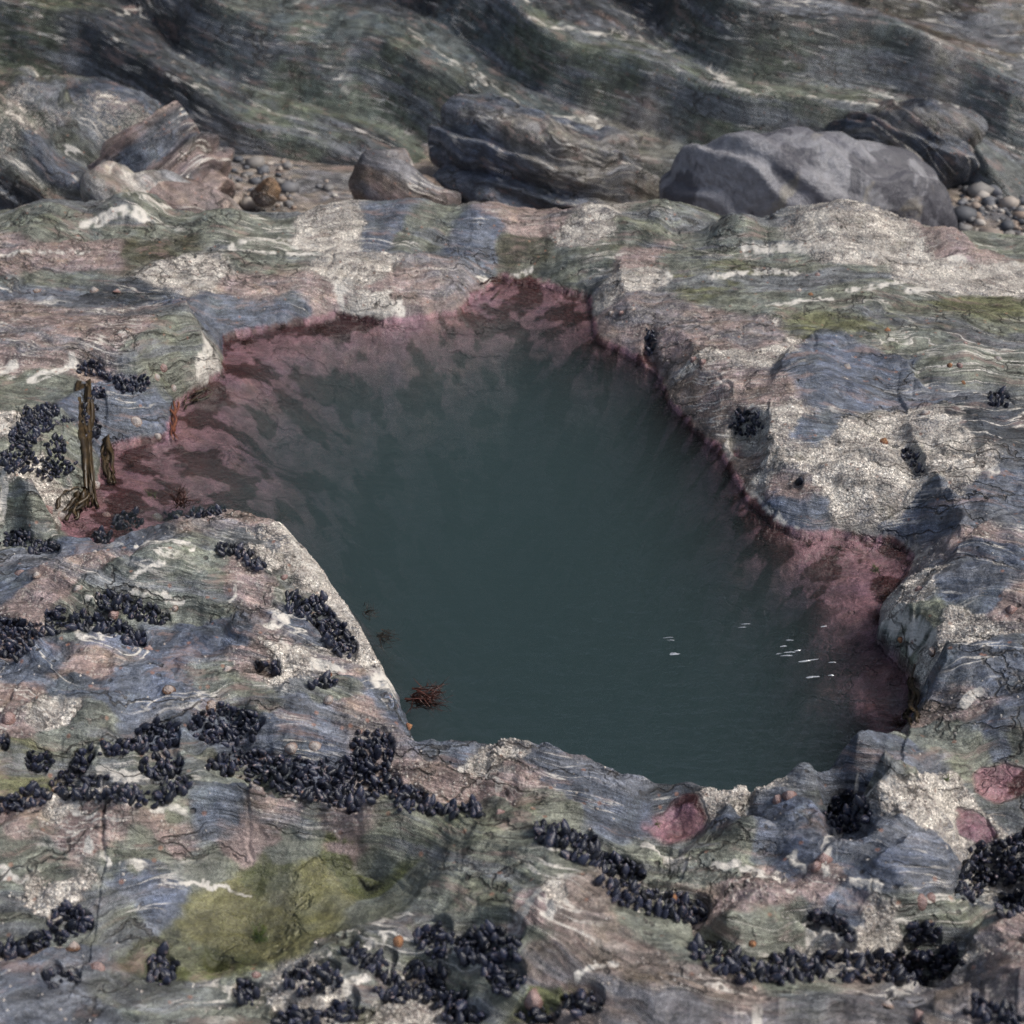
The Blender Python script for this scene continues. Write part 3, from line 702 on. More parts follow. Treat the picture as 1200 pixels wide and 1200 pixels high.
# ------------------------------------------------------------------ water
def water_material():
    m = bpy.data.materials.new('pool_water'); t = NT(m)
    pos = t.n('ShaderNodeTexCoord').outputs['Object']
    n1 = t.noise(t.vmul(pos, (1, 2.4, 1)), 16, 3, .5); n2 = t.noise(t.vmul(pos, (1, 2.8, 1)), 55, 2, .5)
    h = t.math('ADD', t.math('MULTIPLY', n1, .0030), t.math('MULTIPLY', n2, .0007))
    b = t.n('ShaderNodeBump', {'Height': h, 'Strength': 1., 'Distance': 1.})
    fr = t.n('ShaderNodeFresnel', {'IOR': 1.33, 'Normal': b.outputs[0]})
    gl = t.n('ShaderNodeBsdfGlossy', {'Roughness': .03, 'Normal': b.outputs[0]})
    tr = t.n('ShaderNodeBsdfTransparent')
    mx = t.n('ShaderNodeMixShader', {0: fr.outputs[0], 1: tr.outputs[0], 2: gl.outputs[0]})
    out = t.n('ShaderNodeOutputMaterial', {'Surface': mx.outputs[0]})
    return m, t, out
MAT_WATER, t, out = water_material()
sc_ = t.n('ShaderNodeVolumeScatter', {'Color': (.68, .94, 1.0, 1), 'Density': .76})
ab_ = t.n('ShaderNodeVolumeAbsorption', {'Color': (.42, .55, .57, 1), 'Density': 5.6})
t.L.new(t.n('ShaderNodeAddShader', {0: sc_.outputs[0], 1: ab_.outputs[0]}).outputs[0], out.inputs['Volume'])
MAT_PUDDLE, _, _ = water_material()

def offset_poly(P, d_):
    Q = np.roll(P, -1, 0) - np.roll(P, 1, 0); Q /= np.linalg.norm(Q, axis=1, keepdims=True)
    area = .5 * np.sum(P[:, 0] * np.roll(P[:, 1], -1) - np.roll(P[:, 0], -1) * P[:, 1])
    n = np.stack([Q[:, 1], -Q[:, 0]], 1) * (1 if area > 0 else -1)
    return P + n * d_
def prism(name, P, z0, z1, mat):
    bm = bmesh.new()
    area = .5 * np.sum(P[:, 0] * np.roll(P[:, 1], -1) - np.roll(P[:, 0], -1) * P[:, 1])
    if area < 0: P = P[::-1]
    lo = [bm.verts.new((x, y, z0)) for x, y in P]; hi = [bm.verts.new((x, y, z1)) for x, y in P]
    n = len(P)
    bm.faces.new(hi); bm.faces.new(lo[::-1])
    for i in range(n): bm.faces.new((lo[i], lo[(i + 1) % n], hi[(i + 1) % n], hi[i]))
    me = bpy.data.meshes.new(name); bm.to_mesh(me); bm.free()
    return link(name, me, mat)
tag(prism('pool_water', offset_poly(POOL, .035), -1.0, 0.0, MAT_WATER), 'still dark green water filling the rock pool', 'water', kind='structure')

def puddle(u, v, ru, rv, dz, label):
    c = FT.hit(u, v); ax, ay = extent(u, v, ru, rv, c)
    th = np.linspace(0, 2 * np.pi, 60, endpoint=False)
    P = np.stack([c[0] + ax * np.cos(th), c[1] + ay * np.sin(th)], 1)
    z = float(FT(*c[:2])) + dz
    tag(prism('puddle_water', P, z - .03, z, MAT_PUDDLE), label, 'water', kind='structure')
    return z

puddle(330, 1075, 150, 55, .006, 'shallow green puddle on the grey slab')

# ------------------------------------------------------------------ mussels
def plain_material(name, color, rough=.6, spec=.5):
    m = bpy.data.materials.new(name); t = NT(m)
    bs = t.n('ShaderNodeBsdfPrincipled', {'Base Color': color + (1,), 'Roughness': rough}); bs.inputs['Specular IOR Level'].default_value = spec
    t.n('ShaderNodeOutputMaterial', {'Surface': bs.outputs[0]}); return m, t, bs

MAT_MUS, t, bs = plain_material('mussel_shell', (.012, .014, .024), .42)
rnd = t.math('FRACT', t.math('ADD', t.n('ShaderNodeObjectInfo').outputs['Random'], t.n('ShaderNodeNewGeometry').outputs['Random Per Island']))
pos = t.n('ShaderNodeTexCoord').outputs['Generated']
opos = attr(t, 'shell').outputs['Vector']
cc = t.mix(rnd, (.004, .005, .008, 1), (.022, .027, .052, 1))
grow = t.noise(t.vmul(opos, (1, 1, 4.)), 3.2, 3, .6)
cc = t.mix(t.math('MULTIPLY', t.ramp(grow, .5, .7), .5), cc, (.028, .033, .055, 1))
worn = t.math('MULTIPLY', t.ramp(t.noise(opos, 1.3, 3, .6), .56, .68), t.math('GREATER_THAN', rnd, .55))
cc = t.mix(t.math('MULTIPLY', worn, .8), cc, (.27, .21, .21, 1))
t.put(bs, 'Base Color', cc)
t.put(bs, 'Roughness', t.ramp(grow, .3, .7, .18, .42))
t.put(bs, 'Normal', t.n('ShaderNodeBump', {'Height': grow, 'Strength': .5, 'Distance': .001}).outputs[0])

def mussel_arrays(seed):
    """a closed pair of valves, pointed at the buried beak (z=0), round at the free end (z=1); unit length"""
    rg = np.random.default_rng(seed)
    nz, na = 9, 12
    tt = np.linspace(0, 1, nz)
    wid = .31 * np.sin(np.pi * np.clip(tt * .93 + .035, 0, 1) ** .80) ** .72 * (1 + rg.uniform(-.1, .1))
    bend = rg.uniform(.05, .14)
    V = []
    for z_, w in zip(tt, wid):
        for a in np.arange(na) * 2 * np.pi / na:
            ca, sa = math.cos(a), math.sin(a)
            # lens section: thin edge in x, belly in y
            V.append((w * np.sign(ca) * abs(ca) ** .8 + bend * math.sin(np.pi * z_), w * .82 * sa * (abs(sa) ** .35), z_ - .18 + .03 * ca))
    Fc = []
    for i in range(nz - 1):
        for j in range(na):
            Fc.append((i * na + j, i * na + (j + 1) % na, (i + 1) * na + (j + 1) % na, (i + 1) * na + j))
    V.append((bend * 0, 0, -.2)); V.append((0, 0, .835))
    b, tpi = len(V) - 2, len(V) - 1
    for j in range(na):
        Fc.append((b, (j + 1) % na, j)); Fc.append((tpi, (nz - 1) * na + j, (nz - 1) * na + (j + 1) % na))
    return np.array(V), Fc
MUS = [mussel_arrays(s) for s in range(6)]
MUS_ME = []
for V, Fc in MUS:
    me = bpy.data.meshes.new('mussel'); me.from_pydata(V.tolist(), [], Fc); me.polygons.foreach_set('use_smooth', [True] * len(Fc))
    me.attributes.new('shell', 'FLOAT_VECTOR', 'POINT').data.foreach_set('vector', (V * 3 + np.random.default_rng(len(MUS_ME)).uniform(0, 50, 3)).astype(np.float32).ravel())
    me.materials.append(MAT_MUS); MUS_ME.append(me)

insts = []
for ci, (where, shapes) in enumerate(CLUMPS):
    pts = []
    for sh in shapes:
        if sh[0] == 'e': u, v, ru, rv = sh[1]; bb = (u - ru, v - rv, u + ru, v + rv)
        else:
            P = np.array(sh[2]); w = sh[1]; bb = (P[:, 0].min() - w, P[:, 1].min() - w, P[:, 0].max() + w, P[:, 1].max() + w)
        area = (bb[2] - bb[0]) * (bb[3] - bb[1])
        cu = rng.uniform(bb[0], bb[2], int(area * .5) + 40); cv = rng.uniform(bb[1], bb[3], len(cu))
        ok = clump_mask(sh, cu, cv)
        for u, v in zip(cu[ok][:1200], cv[ok][:1200]):
            if math.sin(u * .11 + ci) * math.sin(v * .17 + 2 * ci) + .5 * math.sin(u * .31 + v * .23 + ci) < -.72: continue
            if rng.random() < .25: u += rng.normal(0, 2.); v += rng.normal(0, 1.2)
            pr = 1.0
            # screen test is only to thin candidates; final spacing is in metres
            if any((u - q[3]) ** 2 + ((v - q[4]) * 1.3) ** 2 < (2.2 + 2.7 * max(0, (v - 430) / 770)) ** 2 for q in pts): continue
            h = FT.hit(u, v)
            if any((h[0] - q[0]) ** 2 + (h[1] - q[1]) ** 2 + (h[2] - q[2]) ** 2 < .0060 ** 2 for q in pts): continue
            pts.append((h[0], h[1], h[2], u, v))
    for x, y, z, u, v in pts:
        n = FT.normal(x, y, .02)
        n = n * .6 + np.array([0, -.1, .7]) + rng.normal(0, .54, 3) * np.array([1, 1, .4]); n /= np.linalg.norm(n)
        L = min(.024, .0150 * math.exp(rng.normal(0, .24))) * (1.0 if v > 640 else .95)
        if rng.random() < .22: L *= .6
        zaxis = Vector(n); q = zaxis.to_track_quat('Z', 'Y').to_matrix().to_4x4() @ Matrix.Rotation(rng.uniform(0, 6.28), 4, 'Z')
        M = Matrix.Translation((x, y, z - .0025 + .001)) @ q @ Matrix.Scale(L, 4)
        insts.append((ci, L / project((x, y, z))[2], M, int(rng.integers(0, 6)), (0 <= u <= 1200 and 0 <= v <= 1195)))
print('mussels', len(insts))
order = sorted(range(len(insts)), key=lambda i: -insts[i][1] - (1 if insts[i][4] else 0))
single = set(order[:300])
bigV, bigF, bigS = [], [], []; nv = 0
for i, (ci, _, M, k_, _) in enumerate(insts):
    if i in single:
        o = bpy.data.objects.new('mussel', MUS_ME[k_]); COL.objects.link(o); o.matrix_world = M
        where = CLUMPS[ci][0]
        tag(o, 'small blue-black mussel ' + where, 'mussel', 'mussels ' + where)
    else:
        V, Fc = MUS[k_]; A = np.array(M)
        bigV.append(V @ A[:3, :3].T + A[:3, 3]); bigF += [tuple(j + nv for j in f) for f in Fc]; nv += len(V)
        bigS.append(V * 3 + rng.uniform(0, 50, 3))
me = bpy.data.meshes.new('mussel_bed'); me.from_pydata(np.concatenate(bigV).tolist(), [], bigF); me.polygons.foreach_set('use_smooth', [True] * len(bigF))
me.attributes.new('shell', 'FLOAT_VECTOR', 'POINT').data.foreach_set('vector', np.concatenate(bigS).astype(np.float32).ravel())
tag(link('mussel_bed', me, MAT_MUS), 'far and smaller mussels crowding cracks of the rock', 'mussels', kind='stuff')

# ------------------------------------------------------------------ limpets
def limpet_mesh(seed, ribs=26):
    rg = np.random.default_rng(500 + seed); nr_, na = 9, ribs * 2
    V = []; Fc = []
    for i in range(nr_):
        r = i / (nr_ - 1)
        for j in range(na):
            a = 2 * np.pi * j / na
            rib = (1 + .05 * r * (1 if j % 2 else -1) + .04 * math.sin(3 * a + seed) * r)
            rr = max(r, .03) * rib
            V.append((rr * math.cos(a) * .5 + .04 * (1 - r), rr * math.sin(a) * .43, .42 * (1 - r ** 1.25) * (1 + rg.normal(0, .01)) - .05))
    for i in range(nr_ - 1):
        for j in range(na):
            Fc.append((i * na + j, (i + 1) * na + j, (i + 1) * na + (j + 1) % na, i * na + (j + 1) % na))
    Fc.append(tuple(range(na)))
    me = bpy.data.meshes.new('limpet'); me.from_pydata(V, [], Fc); me.polygons.foreach_set('use_smooth', [True] * len(Fc))
    return me
def limpet_mat(name, top, rimc):
    m, t, bs = plain_material(name, top, .7, .3)
    g = t.n('ShaderNodeTexCoord').outputs['Object']
    z = t.n('ShaderNodeSeparateXYZ', {0: g}).outputs[2]
    nz = t.noise(g, 9, 4, .6)
    k = t.ramp(t.math('ADD', z, t.math('MULTIPLY', t.math('SUBTRACT', nz, .5), .4)), .02, .2)
    t.put(bs, 'Base Color', t.mix(t.ramp(t.noise(g, 16, 4, .7), .4, .7), t.mix(k, rimc + (1,), top + (1,)), t.mix(k, tuple(c * .6 for c in rimc) + (1,), tuple(c * .75 for c in top) + (1,))))
    t.put(bs, 'Normal', t.n('ShaderNodeBump', {'Height': nz, 'Strength': .6, 'Distance': .05}).outputs[0])
    return m
LM = {'white': limpet_mat('pale_limpet', (.55, .50, .47), (.36, .27, .23)), 'brown': limpet_mat('brown_limpet', (.50, .42, .38), (.14, .075, .045)),
      'pink': limpet_mat('pink_limpet', (.43, .31, .29), (.28, .17, .15)), 'orange': limpet_mat('orange_limpet', (.44, .23, .12), (.22, .10, .06)), 'grey': limpet_mat('grey_limpet', (.34, .32, .31), (.22, .20, .19))}
LIMPETS = [(341,877,10,'white','left one of the two white limpets below the dense mussel bed'),(369,875,10,'white','right and whiter of the two white limpets below the mussel bed'),
(248,827,11,'brown','pale topped limpet with rusty skirt just above the dense mussel bed'),(198,808,10,'brown','brown skirted limpet on bare grey rock left of the dense mussel bed'),
(267,785,10,'white','pale cone limpet on blue-grey rock near cream crust patch'),(174,761,9,'pink','pink limpet at the tail of the long arched mussel row'),
(133,720,10,'pink','low pinkish limpet touching the small curved mussel row'),(91,690,8,'white','whitish limpet on the pinkish rim of the left ledge'),
(43,674,7,'white','small pale limpet near the left edge above the arched mussel row'),(24,672,9,'pink','broad pinkish limpet at left edge of ledge'),(205,713,6,'brown','tiny brown limpet right of the small curved mussel row'),
(115,1134,13,'pink','large pink limpet on the lower left rock between mussel bunches'),(86,1111,12,'brown','rusty limpet right under the leaning mussel clump'),
(10,842,13,'pink','flat pink limpet at the left edge beside white vein'),(67,926,10,'brown','limpet with pale top at the left end of sparse mussel line'),
(385,820,8,'white','small white limpet on grey hump of ledge'),(478,852,8,'orange','orange limpet at the inner corner over dark water'),(333,676,6,'pink','small pink limpet on the pale corner of the ledge'),
(385,790,6,'orange','small orange limpet between cream crust and the pool ledge'),(1093,763,10,'brown','round limpet wedged between the dark dome and green-grey rock at right'),
(1185,714,10,'pink','pink limpet on blue-grey rock at the right edge'),(1036,517,8,'orange','orange-brown limpet on the cream right bank'),(1084,484,8,'white','pale limpet near green spot by dark rock'),
(993,430,7,'white','whitish limpet in the blue hollow of the right shelf'),(1113,428,5,'orange','left of two small orange limpets on the far right shelf'),(1125,428,5,'pink','right of two small orange limpets on the far right shelf'),
(1170,420,6,'white','pale limpet on plain grey rock toward right edge'),(1129,448,4,'orange','tiny orange limpet on plain grey far right rock'),(1131,402,4,'pink','tiny pink limpet above the orange pair'),
(1040,387,6,'orange','orange limpet at the end of the green algae patch'),(936,340,5,'white','pale limpet beside a thin white vein on far green shelf'),(950,345,5,'orange','orange limpet under the pale one on far green shelf'),
(958,322,5,'pink','small pink limpet on the upper white vein of far shelf'),(716,367,5,'white','left white limpet of the row by the far notch'),(728,367,5,'pink','middle limpet of the row by the far notch'),(741,362,5,'white','right limpet of the row by the far notch'),
(812,421,6,'pink','left pink limpet under the cream lump of the bank'),(823,424,7,'pink','right pink limpet under the cream lump of the bank'),(833,398,5,'white','little white limpet above the cream lump'),
(43,341,6,'brown','small rusty limpet on dark band of far left block'),(110,340,7,'white','left pale cone limpet on dark band of far left block'),(137,342,7,'pink','right pale cone limpet on dark band of far left block'),
(184,442,7,'white','pale limpet beside the notch mussels under the far left block'),(192,431,8,'pink','pointed limpet on the face of the far left block'),(160,494,10,'white','big pale cone limpet on the blue-grey wall above pink water'),
(204,455,6,'white','white limpet at the corner of the blue-grey wall'),(185,511,6,'white','small pale limpet at the water line of the blue-grey wall'),(113,568,8,'white','upper pale limpet behind the brown fronds'),(106,584,7,'pink','lower limpet near the foot of brown fronds'),
(57,597,9,'pink','pink limpet on streaky slab above the gully'),(72,604,8,'white','pale limpet next to brown weed near the gully'),(185,606,9,'white','pale cone limpet on the ledge rim beside pink inlet'),(125,603,7,'pink','small limpet on crest left of rim mussels'),(207,606,7,'white','whitish limpet within the thin crest row of mussels'),
(1080,1057,14,'pink','long pink limpet above the few-strong mussel clump'),(1092,1052,9,'pink','smaller pink limpet right of the long one'),(965,1007,13,'pink','upper of two coral pink limpets on blue rock'),(956,1015,10,'pink','lower of two coral pink limpets on blue rock'),
(925,932,12,'pink','pink limpet right of the dark pool lip'),(911,937,10,'pink','flatter pink limpet left of its neighbour at the pool lip'),(788,1051,8,'orange','orange limpet on the fat mussel row at the smooth slab'),
(625,1171,17,'pink','biggest pink limpet at the bottom of the smooth slab'),(586,953,9,'pink','pink limpet at the trailing end of the hollow mussel bed'),(467,1103,10,'orange','bright orange limpet left of the twin mussel clump'),(748,1019,6,'orange','tiny orange limpet ending the crevice of mussels'),
(1078,1193,16,'pink','large pink limpet at the lower right bottom edge'),(1040,1178,11,'white','pale limpet on bottom right grey rock'),(882,1107,7,'orange','orange speck limpet above the packed crevice'),(300,1142,8,'pink','small pink limpet on the rim of green puddle'),(1055,750,6,'orange','small orange limpet on the green-grey overhang by pink shelf'),(1077,690,7,'pink','pinkish limpet on cream crust at the pink cove')]
lim_me = {}
for i, (u, v, s, c, lab) in enumerate(LIMPETS):
    key = (c, i % 3)
    if key not in lim_me:
        lim_me[key] = limpet_mesh(i % 3); lim_me[key].materials.append(LM[c])
    h = FT.hit(u, v); n = Vector(FT.normal(h[0], h[1], .012))
    dep = project(h)[2]; D = s * 1.6 * dep * T / 600
    o = bpy.data.objects.new('limpet', lim_me[key]); COL.objects.link(o)
    o.matrix_world = Matrix.Translation(h) @ n.to_track_quat('Z', 'Y').to_matrix().to_4x4() @ Matrix.Rotation(rng.uniform(0, 6.28), 4, 'Z') @ Matrix.Diagonal((D, D, D * rng.uniform(.85, 1.2), 1))
    tag(o, lab if 'limpet' in lab else lab + ' limpet', 'limpet', 'limpets on the rock')

# ------------------------------------------------------------------ barnacles: countless, one mesh
def barnacles():
    N = 26000
    Vs, Fs, nv = [], [], 0
    r = rng.integers(46, NR - 75, N * 6); c = rng.integers(59, NC - 59, N * 6)
    cb = CB[r, c] * sstep(.28, .55, .5 + .9 * fbm(XX[r, c] * 14, YY[r, c] * 14, 0 * r + .5, 2)) * (Z[r, c] > .02) * (groove[r, c] < .3)
    keep = rng.random(len(r)) < cb ** 2.2 * .8
    r, c = r[keep][:N], c[keep][:N]
    na = 6
    for a, b in zip(r, c):
        x, y, z = XX[a, b], YY[a, b], Z[a, b]
        zx = (Z[a, b + 2] - Z[a, b - 2]) / (XX[a, b + 2] - XX[a, b - 2]); zy = (Z[a + 2, b] - Z[a - 2, b]) / (YS[a + 2] - YS[a - 2])
        if abs(zx) > 2 or abs(zy) > 2: continue
        n = np.array([-zx, -zy, 1]); n /= np.linalg.norm(n)
        t1 = np.cross(n, (0, 1, 0)); t1 /= np.linalg.norm(t1); t2 = np.cross(n, t1)
        R_ = rng.uniform(.0010, .0026); H = R_ * rng.uniform(.5, .95); a0 = rng.uniform(0, 6)
        p = np.array([x, y, z])
        th = a0 + np.arange(na) * 2 * np.pi / na
        ring = np.cos(th)[:, None] * t1 + np.sin(th)[:, None] * t2
        Vs.append(np.concatenate([p + ring * R_ - n * .0008, p + ring * R_ * .42 + n * H, [p + n * H * .5]]))
        for j in range(na):
            k2 = (j + 1) % na
            Fs.append((nv + j, nv + na + j, nv + na + k2, nv + k2)); Fs.append((nv + na + j, nv + 2 * na, nv + na + k2))
        nv += 2 * na + 1
    me = bpy.data.meshes.new('barnacles'); me.from_pydata(np.concatenate(Vs).tolist(), [], Fs)
    m, t, bs = plain_material('barnacle_shell', (.45, .42, .38), .75, .3)
    rp = t.n('ShaderNodeNewGeometry').outputs['Random Per Island']
    t.put(bs, 'Base Color', t.mix(rp, (.30, .26, .235, 1), (.52, .49, .45, 1)))
    tag(link('barnacles', me, m), 'pale grey barnacles crusting the rock in patches', 'barnacles', kind='stuff')
barnacles()

# ------------------------------------------------------------------ seaweed
def weed_mat(name, a, b, rough=.4):
    m, t, bs = plain_material(name, a, rough, .5)
    pos = t.n('ShaderNodeTexCoord').outputs['Object']
    t.put(bs, 'Base Color', t.mix(t.ramp(t.noise(pos, 60, 4, .6), .35, .65), a + (1,), b + (1,)))
    return m
MW = {'red': weed_mat('red_weed', (.032, .011, .008), (.070, .026, .019)), 'brown': weed_mat('brown_weed', (.022, .014, .006), (.052, .033, .013), .45), 'green': weed_mat('green_weed', (.045, .075, .012), (.09, .13, .025)),
      'dark': weed_mat('dark_weed', (.020, .014, .010), (.05, .03, .018)), 'rust': weed_mat('rust_weed', (.10, .030, .018), (.16, .06, .03))}

def strip_mesh(strands, name):
    """flat tapering blades with thickness; each strand = list of (point, half width, side vector)"""
    bm = bmesh.new()
    for st in strands:
        prev = None
        for p, w, sv, nv_ in st:
            p = Vector(p); sv = Vector(sv).normalized(); nn = Vector(nv_).normalized() * max(.0003, w * .10)
            ring = [bm.verts.new(p + sv * w), bm.verts.new(p + nn), bm.verts.new(p - sv * w), bm.verts.new(p - nn)]
            if prev:
                for j in range(4): bm.faces.new((prev[j], prev[(j + 1) % 4], ring[(j + 1) % 4], ring[j]))
            else: bm.faces.new(ring[::-1])
            prev = ring
        bm.faces.new(prev)
    me = bpy.data.meshes.new(name); bm.to_mesh(me); bm.free()
    for p in me.polygons: p.use_smooth = True
    return me

def holdfast(o, r, mat):
    bm = bmesh.new(); bmesh.ops.create_icosphere(bm, subdivisions=2, radius=r)
    for v in bm.verts: v.co = Vector((v.co.x, v.co.y, v.co.z * .5)) * rng.uniform(.75, 1.2)
    me = bpy.data.meshes.new('holdfast'); bm.to_mesh(me); bm.free(); link('holdfast', me, MW[mat], o)

def tuft(u, v, size_px, mat, n, label, lean=(0, 0, 1), under=False, name='seaweed', curl=.5, dz=0., cat='seaweed', group=None, parts=False, flat=1., spread=.55):
    h = at_z(u, v, dz) if under else FT.hit(u, v)
    L = size_px * project(h)[2] * T / 600
    st = []
    for _ in range(n):
        d = Vector(lean).normalized() + Vector(rng.normal(0, spread, 3)); d.z *= flat; d.normalize()
        p = Vector(rng.normal(0, .12, 3)) * L; sv = Vector(rng.normal(0, 1, 3)); w = L * rng.uniform(.025, .055); s = []
        K = 6; ln = L * rng.uniform(.5, 1.15)
        for k_ in range(K):
            s.append((tuple(p), w * (1 - .8 * k_ / (K - 1)), tuple(sv), tuple(sv.orthogonal())))
            p = p + d * (ln / K); d = (d + Vector(rng.normal(0, curl * .5, 3)) + Vector((0, 0, -.06))).normalized(); d.z *= flat
            if k_ in (2, 3) and rng.random() < .8:
                d2 = (d + Vector(rng.normal(0, .6, 3))).normalized(); q = p.copy(); b = []
                for k2 in range(4):
                    b.append((tuple(q), w * .7 * (1 - .8 * k2 / 3), tuple(sv), tuple(sv.orthogonal()))); q = q + d2 * (ln / K)
                st.append(b)
        st.append(s)
    if parts:
        o = link(name, None); o.location = h
        for i in range(0, len(st), max(1, len(st) // 30)): link('frond', strip_mesh(st[i:i + max(1, len(st) // 30)], 'frond'), MW[mat], o)
        holdfast(o, L * .08, mat)
    else:
        o = link(name, strip_mesh(st, name), MW[mat]); o.location = h
    return tag(o, label, cat, group)

def straps(P0, P1, n, mat, w, label, spread, sag=.0, name='brown_seaweed'):
    """long flat fronds hanging along the rock from one picture point to another"""
    a = FT.hit(*P0); b = FT.hit(*P1); st = []
    for _ in range(n):
        o1 = rng.normal(0, spread, 3); o2 = o1 + rng.normal(0, spread, 3); s = []; ww_ = w * rng.uniform(.4, 1.0); ph = rng.uniform(0, 6)
        K = 14
        for k_ in range(K):
            f = k_ / (K - 1); p = a + (b - a) * f + o1 * (1 - f) + o2 * f
            zg = float(FT(p[0], p[1])); p[2] = max(p[2], zg + .003) if abs(p[2] - zg) < .05 else p[2]
            p = p + np.array([.006 * math.sin(ph + 5 * f) + .003 * math.sin(3 * ph + 14 * f), -.004, .004 + .003 * math.sin(ph + 9 * f)])
            s.append((tuple(p - a), ww_ * (.35 + math.sin(np.pi * min(1, f * .85 + .12)) * .65), (1, .7 * math.sin(ph + 6 * f), .6 * math.sin(ph + 9 * f)), (0, -.8, .6)))
        st.append(s)
    o = link(name, None); o.location = a
    for s_ in st: link('frond', strip_mesh([s_], 'frond'), MW[mat], o)
    holdfast(o, w * .8, mat)
    return tag(o, label, 'seaweed')

straps((100, 452), (104, 596), 7, 'brown', .010, 'long brown fronds hanging down the upright crack at the left wall', .008)
straps((122, 515), (126, 566), 4, 'brown', .009, 'short olive fronds dangling right of the long brown fronds', .005)
straps((98, 585), (72, 612), 5, 'brown', .009, 'dark brown weed heaped at the left end of the pink inlet', .010)
straps((204, 474), (205, 515), 3, 'rust', .004, 'thin rusty weed hanging at the corner of the blue-grey wall', .003)
straps((246, 457), (212, 476), 4, 'brown', .006, 'brown weed lying along the waterline by the left wall', .004)
straps((1068, 795), (1076, 850), 4, 'brown', .006, 'brown weed lining the right end of the pool', .006)
straps((566, 345), (592, 330), 3, 'red', .006, 'dark red weed at the left side of the far notch', .012, name='red_seaweed')
tuft(487, 818, 36, 'red', 64, 'dark red branching weed jutting from the ledge into the pool', (1, .05, .05), True, 'red_seaweed', .4, -.004, parts=True, flat=.18, spread=.34)
tuft(446, 745, 24, 'dark', 24, 'dim weed wisps in the water off the middle of the ledge', (1, .1, 0), True, 'red_seaweed', .5, -.012)
tuft(428, 718, 18, 'dark', 18, 'dark weed fringe in the water near the ledge mussel wedge', (1, .1, .1), True, 'red_seaweed', .5, -.012)
tuft(455, 776, 12, 'rust', 16, 'small rusty weed fringe on the ledge edge', (1, 0, .2), False, 'red_seaweed')
tuft(325, 610, 22, 'rust', 34, 'flat rusty red weed behind the ledge corner', (.3, 1, .15), False, 'red_seaweed', .8)
tuft(212, 590, 26, 'red', 50, 'bushy dark red weed breaking the surface of the inlet', (.1, .2, .8), True, 'red_seaweed', .8, -.004, parts=True)
tuft(180, 585, 16, 'green', 20, 'submerged green weed left of the bushy red weed', (-.2, .2, .5), True, 'green_seaweed', .8, -.03)
tuft(303, 1100, 17, 'green', 60, 'bright green weed tuft standing in the green puddle', (.1, 0, 1), False, 'green_seaweed', .4, parts=True)
tuft(1027, 669, 10, 'green', 26, 'small dark green tuft on the pink cove floor', (0, 0, 1), False, 'green_seaweed', .6)
tuft(1000, 626, 10, 'dark', 18, 'small black weed on the rim of the pink cove', (0, -.3, .6), False, 'dark_seaweed', .6)
tuft(948, 640, 11, 'dark', 22, 'brown-black weed patch in the upper pink cove', (0, 0, .6), False, 'dark_seaweed', .7)
tuft(985, 645, 9, 'red', 20, 'dark red weed patch in the middle of the pink cove', (0, 0, .6), False, 'red_seaweed', .7)
tuft(1040, 700, 16, 'red', 40, 'bushy purple-red weed by the cream crust of the pink cove', (-.4, -.2, .6), False, 'red_seaweed', .7)
tuft(1030, 725, 12, 'red', 26, 'purple-red weed below the bushy one at the pink cove', (-.5, -.2, .4), False, 'red_seaweed', .7)
tuft(1056, 850, 16, 'rust', 44, 'rusty red fuzzy weed at the near right end of the pool', (-.4, .3, .5), False, 'red_seaweed', .7)
tuft(900, 914, 12, 'rust', 26, 'rusty weed fringe on the near lip of the pool', (.2, .8, .3), False, 'red_seaweed', .6)
tuft(783, 908, 9, 'dark', 16, 'black snippet of weed on the near pool lip', (0, .5, .4), False, 'dark_seaweed', .6)
tuft(770, 966, 7, 'green', 16, 'small olive tuft on the pink hollow', (0, 0, 1), False, 'green_seaweed', .6)
tuft(1110, 915, 10, 'green', 20, 'olive weed beside the right edge puddle', (0, 0, 1), False, 'green_seaweed', .6)
tuft(155, 547, 12, 'red', 24, 'dark red weed patch on pink floor by the brown fronds', (0, 0, .4), False, 'red_seaweed', .8)
tuft(372, 388, 14, 'red', 30, 'dark red weed under the far left bank', (.8, -.1, .2), False, 'red_seaweed', .6)
tuft(285, 402, 15, 'red', 34, 'dark red weed in the far left corner of the pool', (.5, -.1, .3), False, 'red_seaweed', .6)
tuft(330, 385, 12, 'red', 24, 'dark red weed midway along the far left bank', (.5, -.1, .3), False, 'red_seaweed', .6)
tuft(362, 936, 8, 'brown', 5, 'single mustard brown weed scrap in the thick mussel bed', (.6, 0, .6), False, 'brown_seaweed', .2)

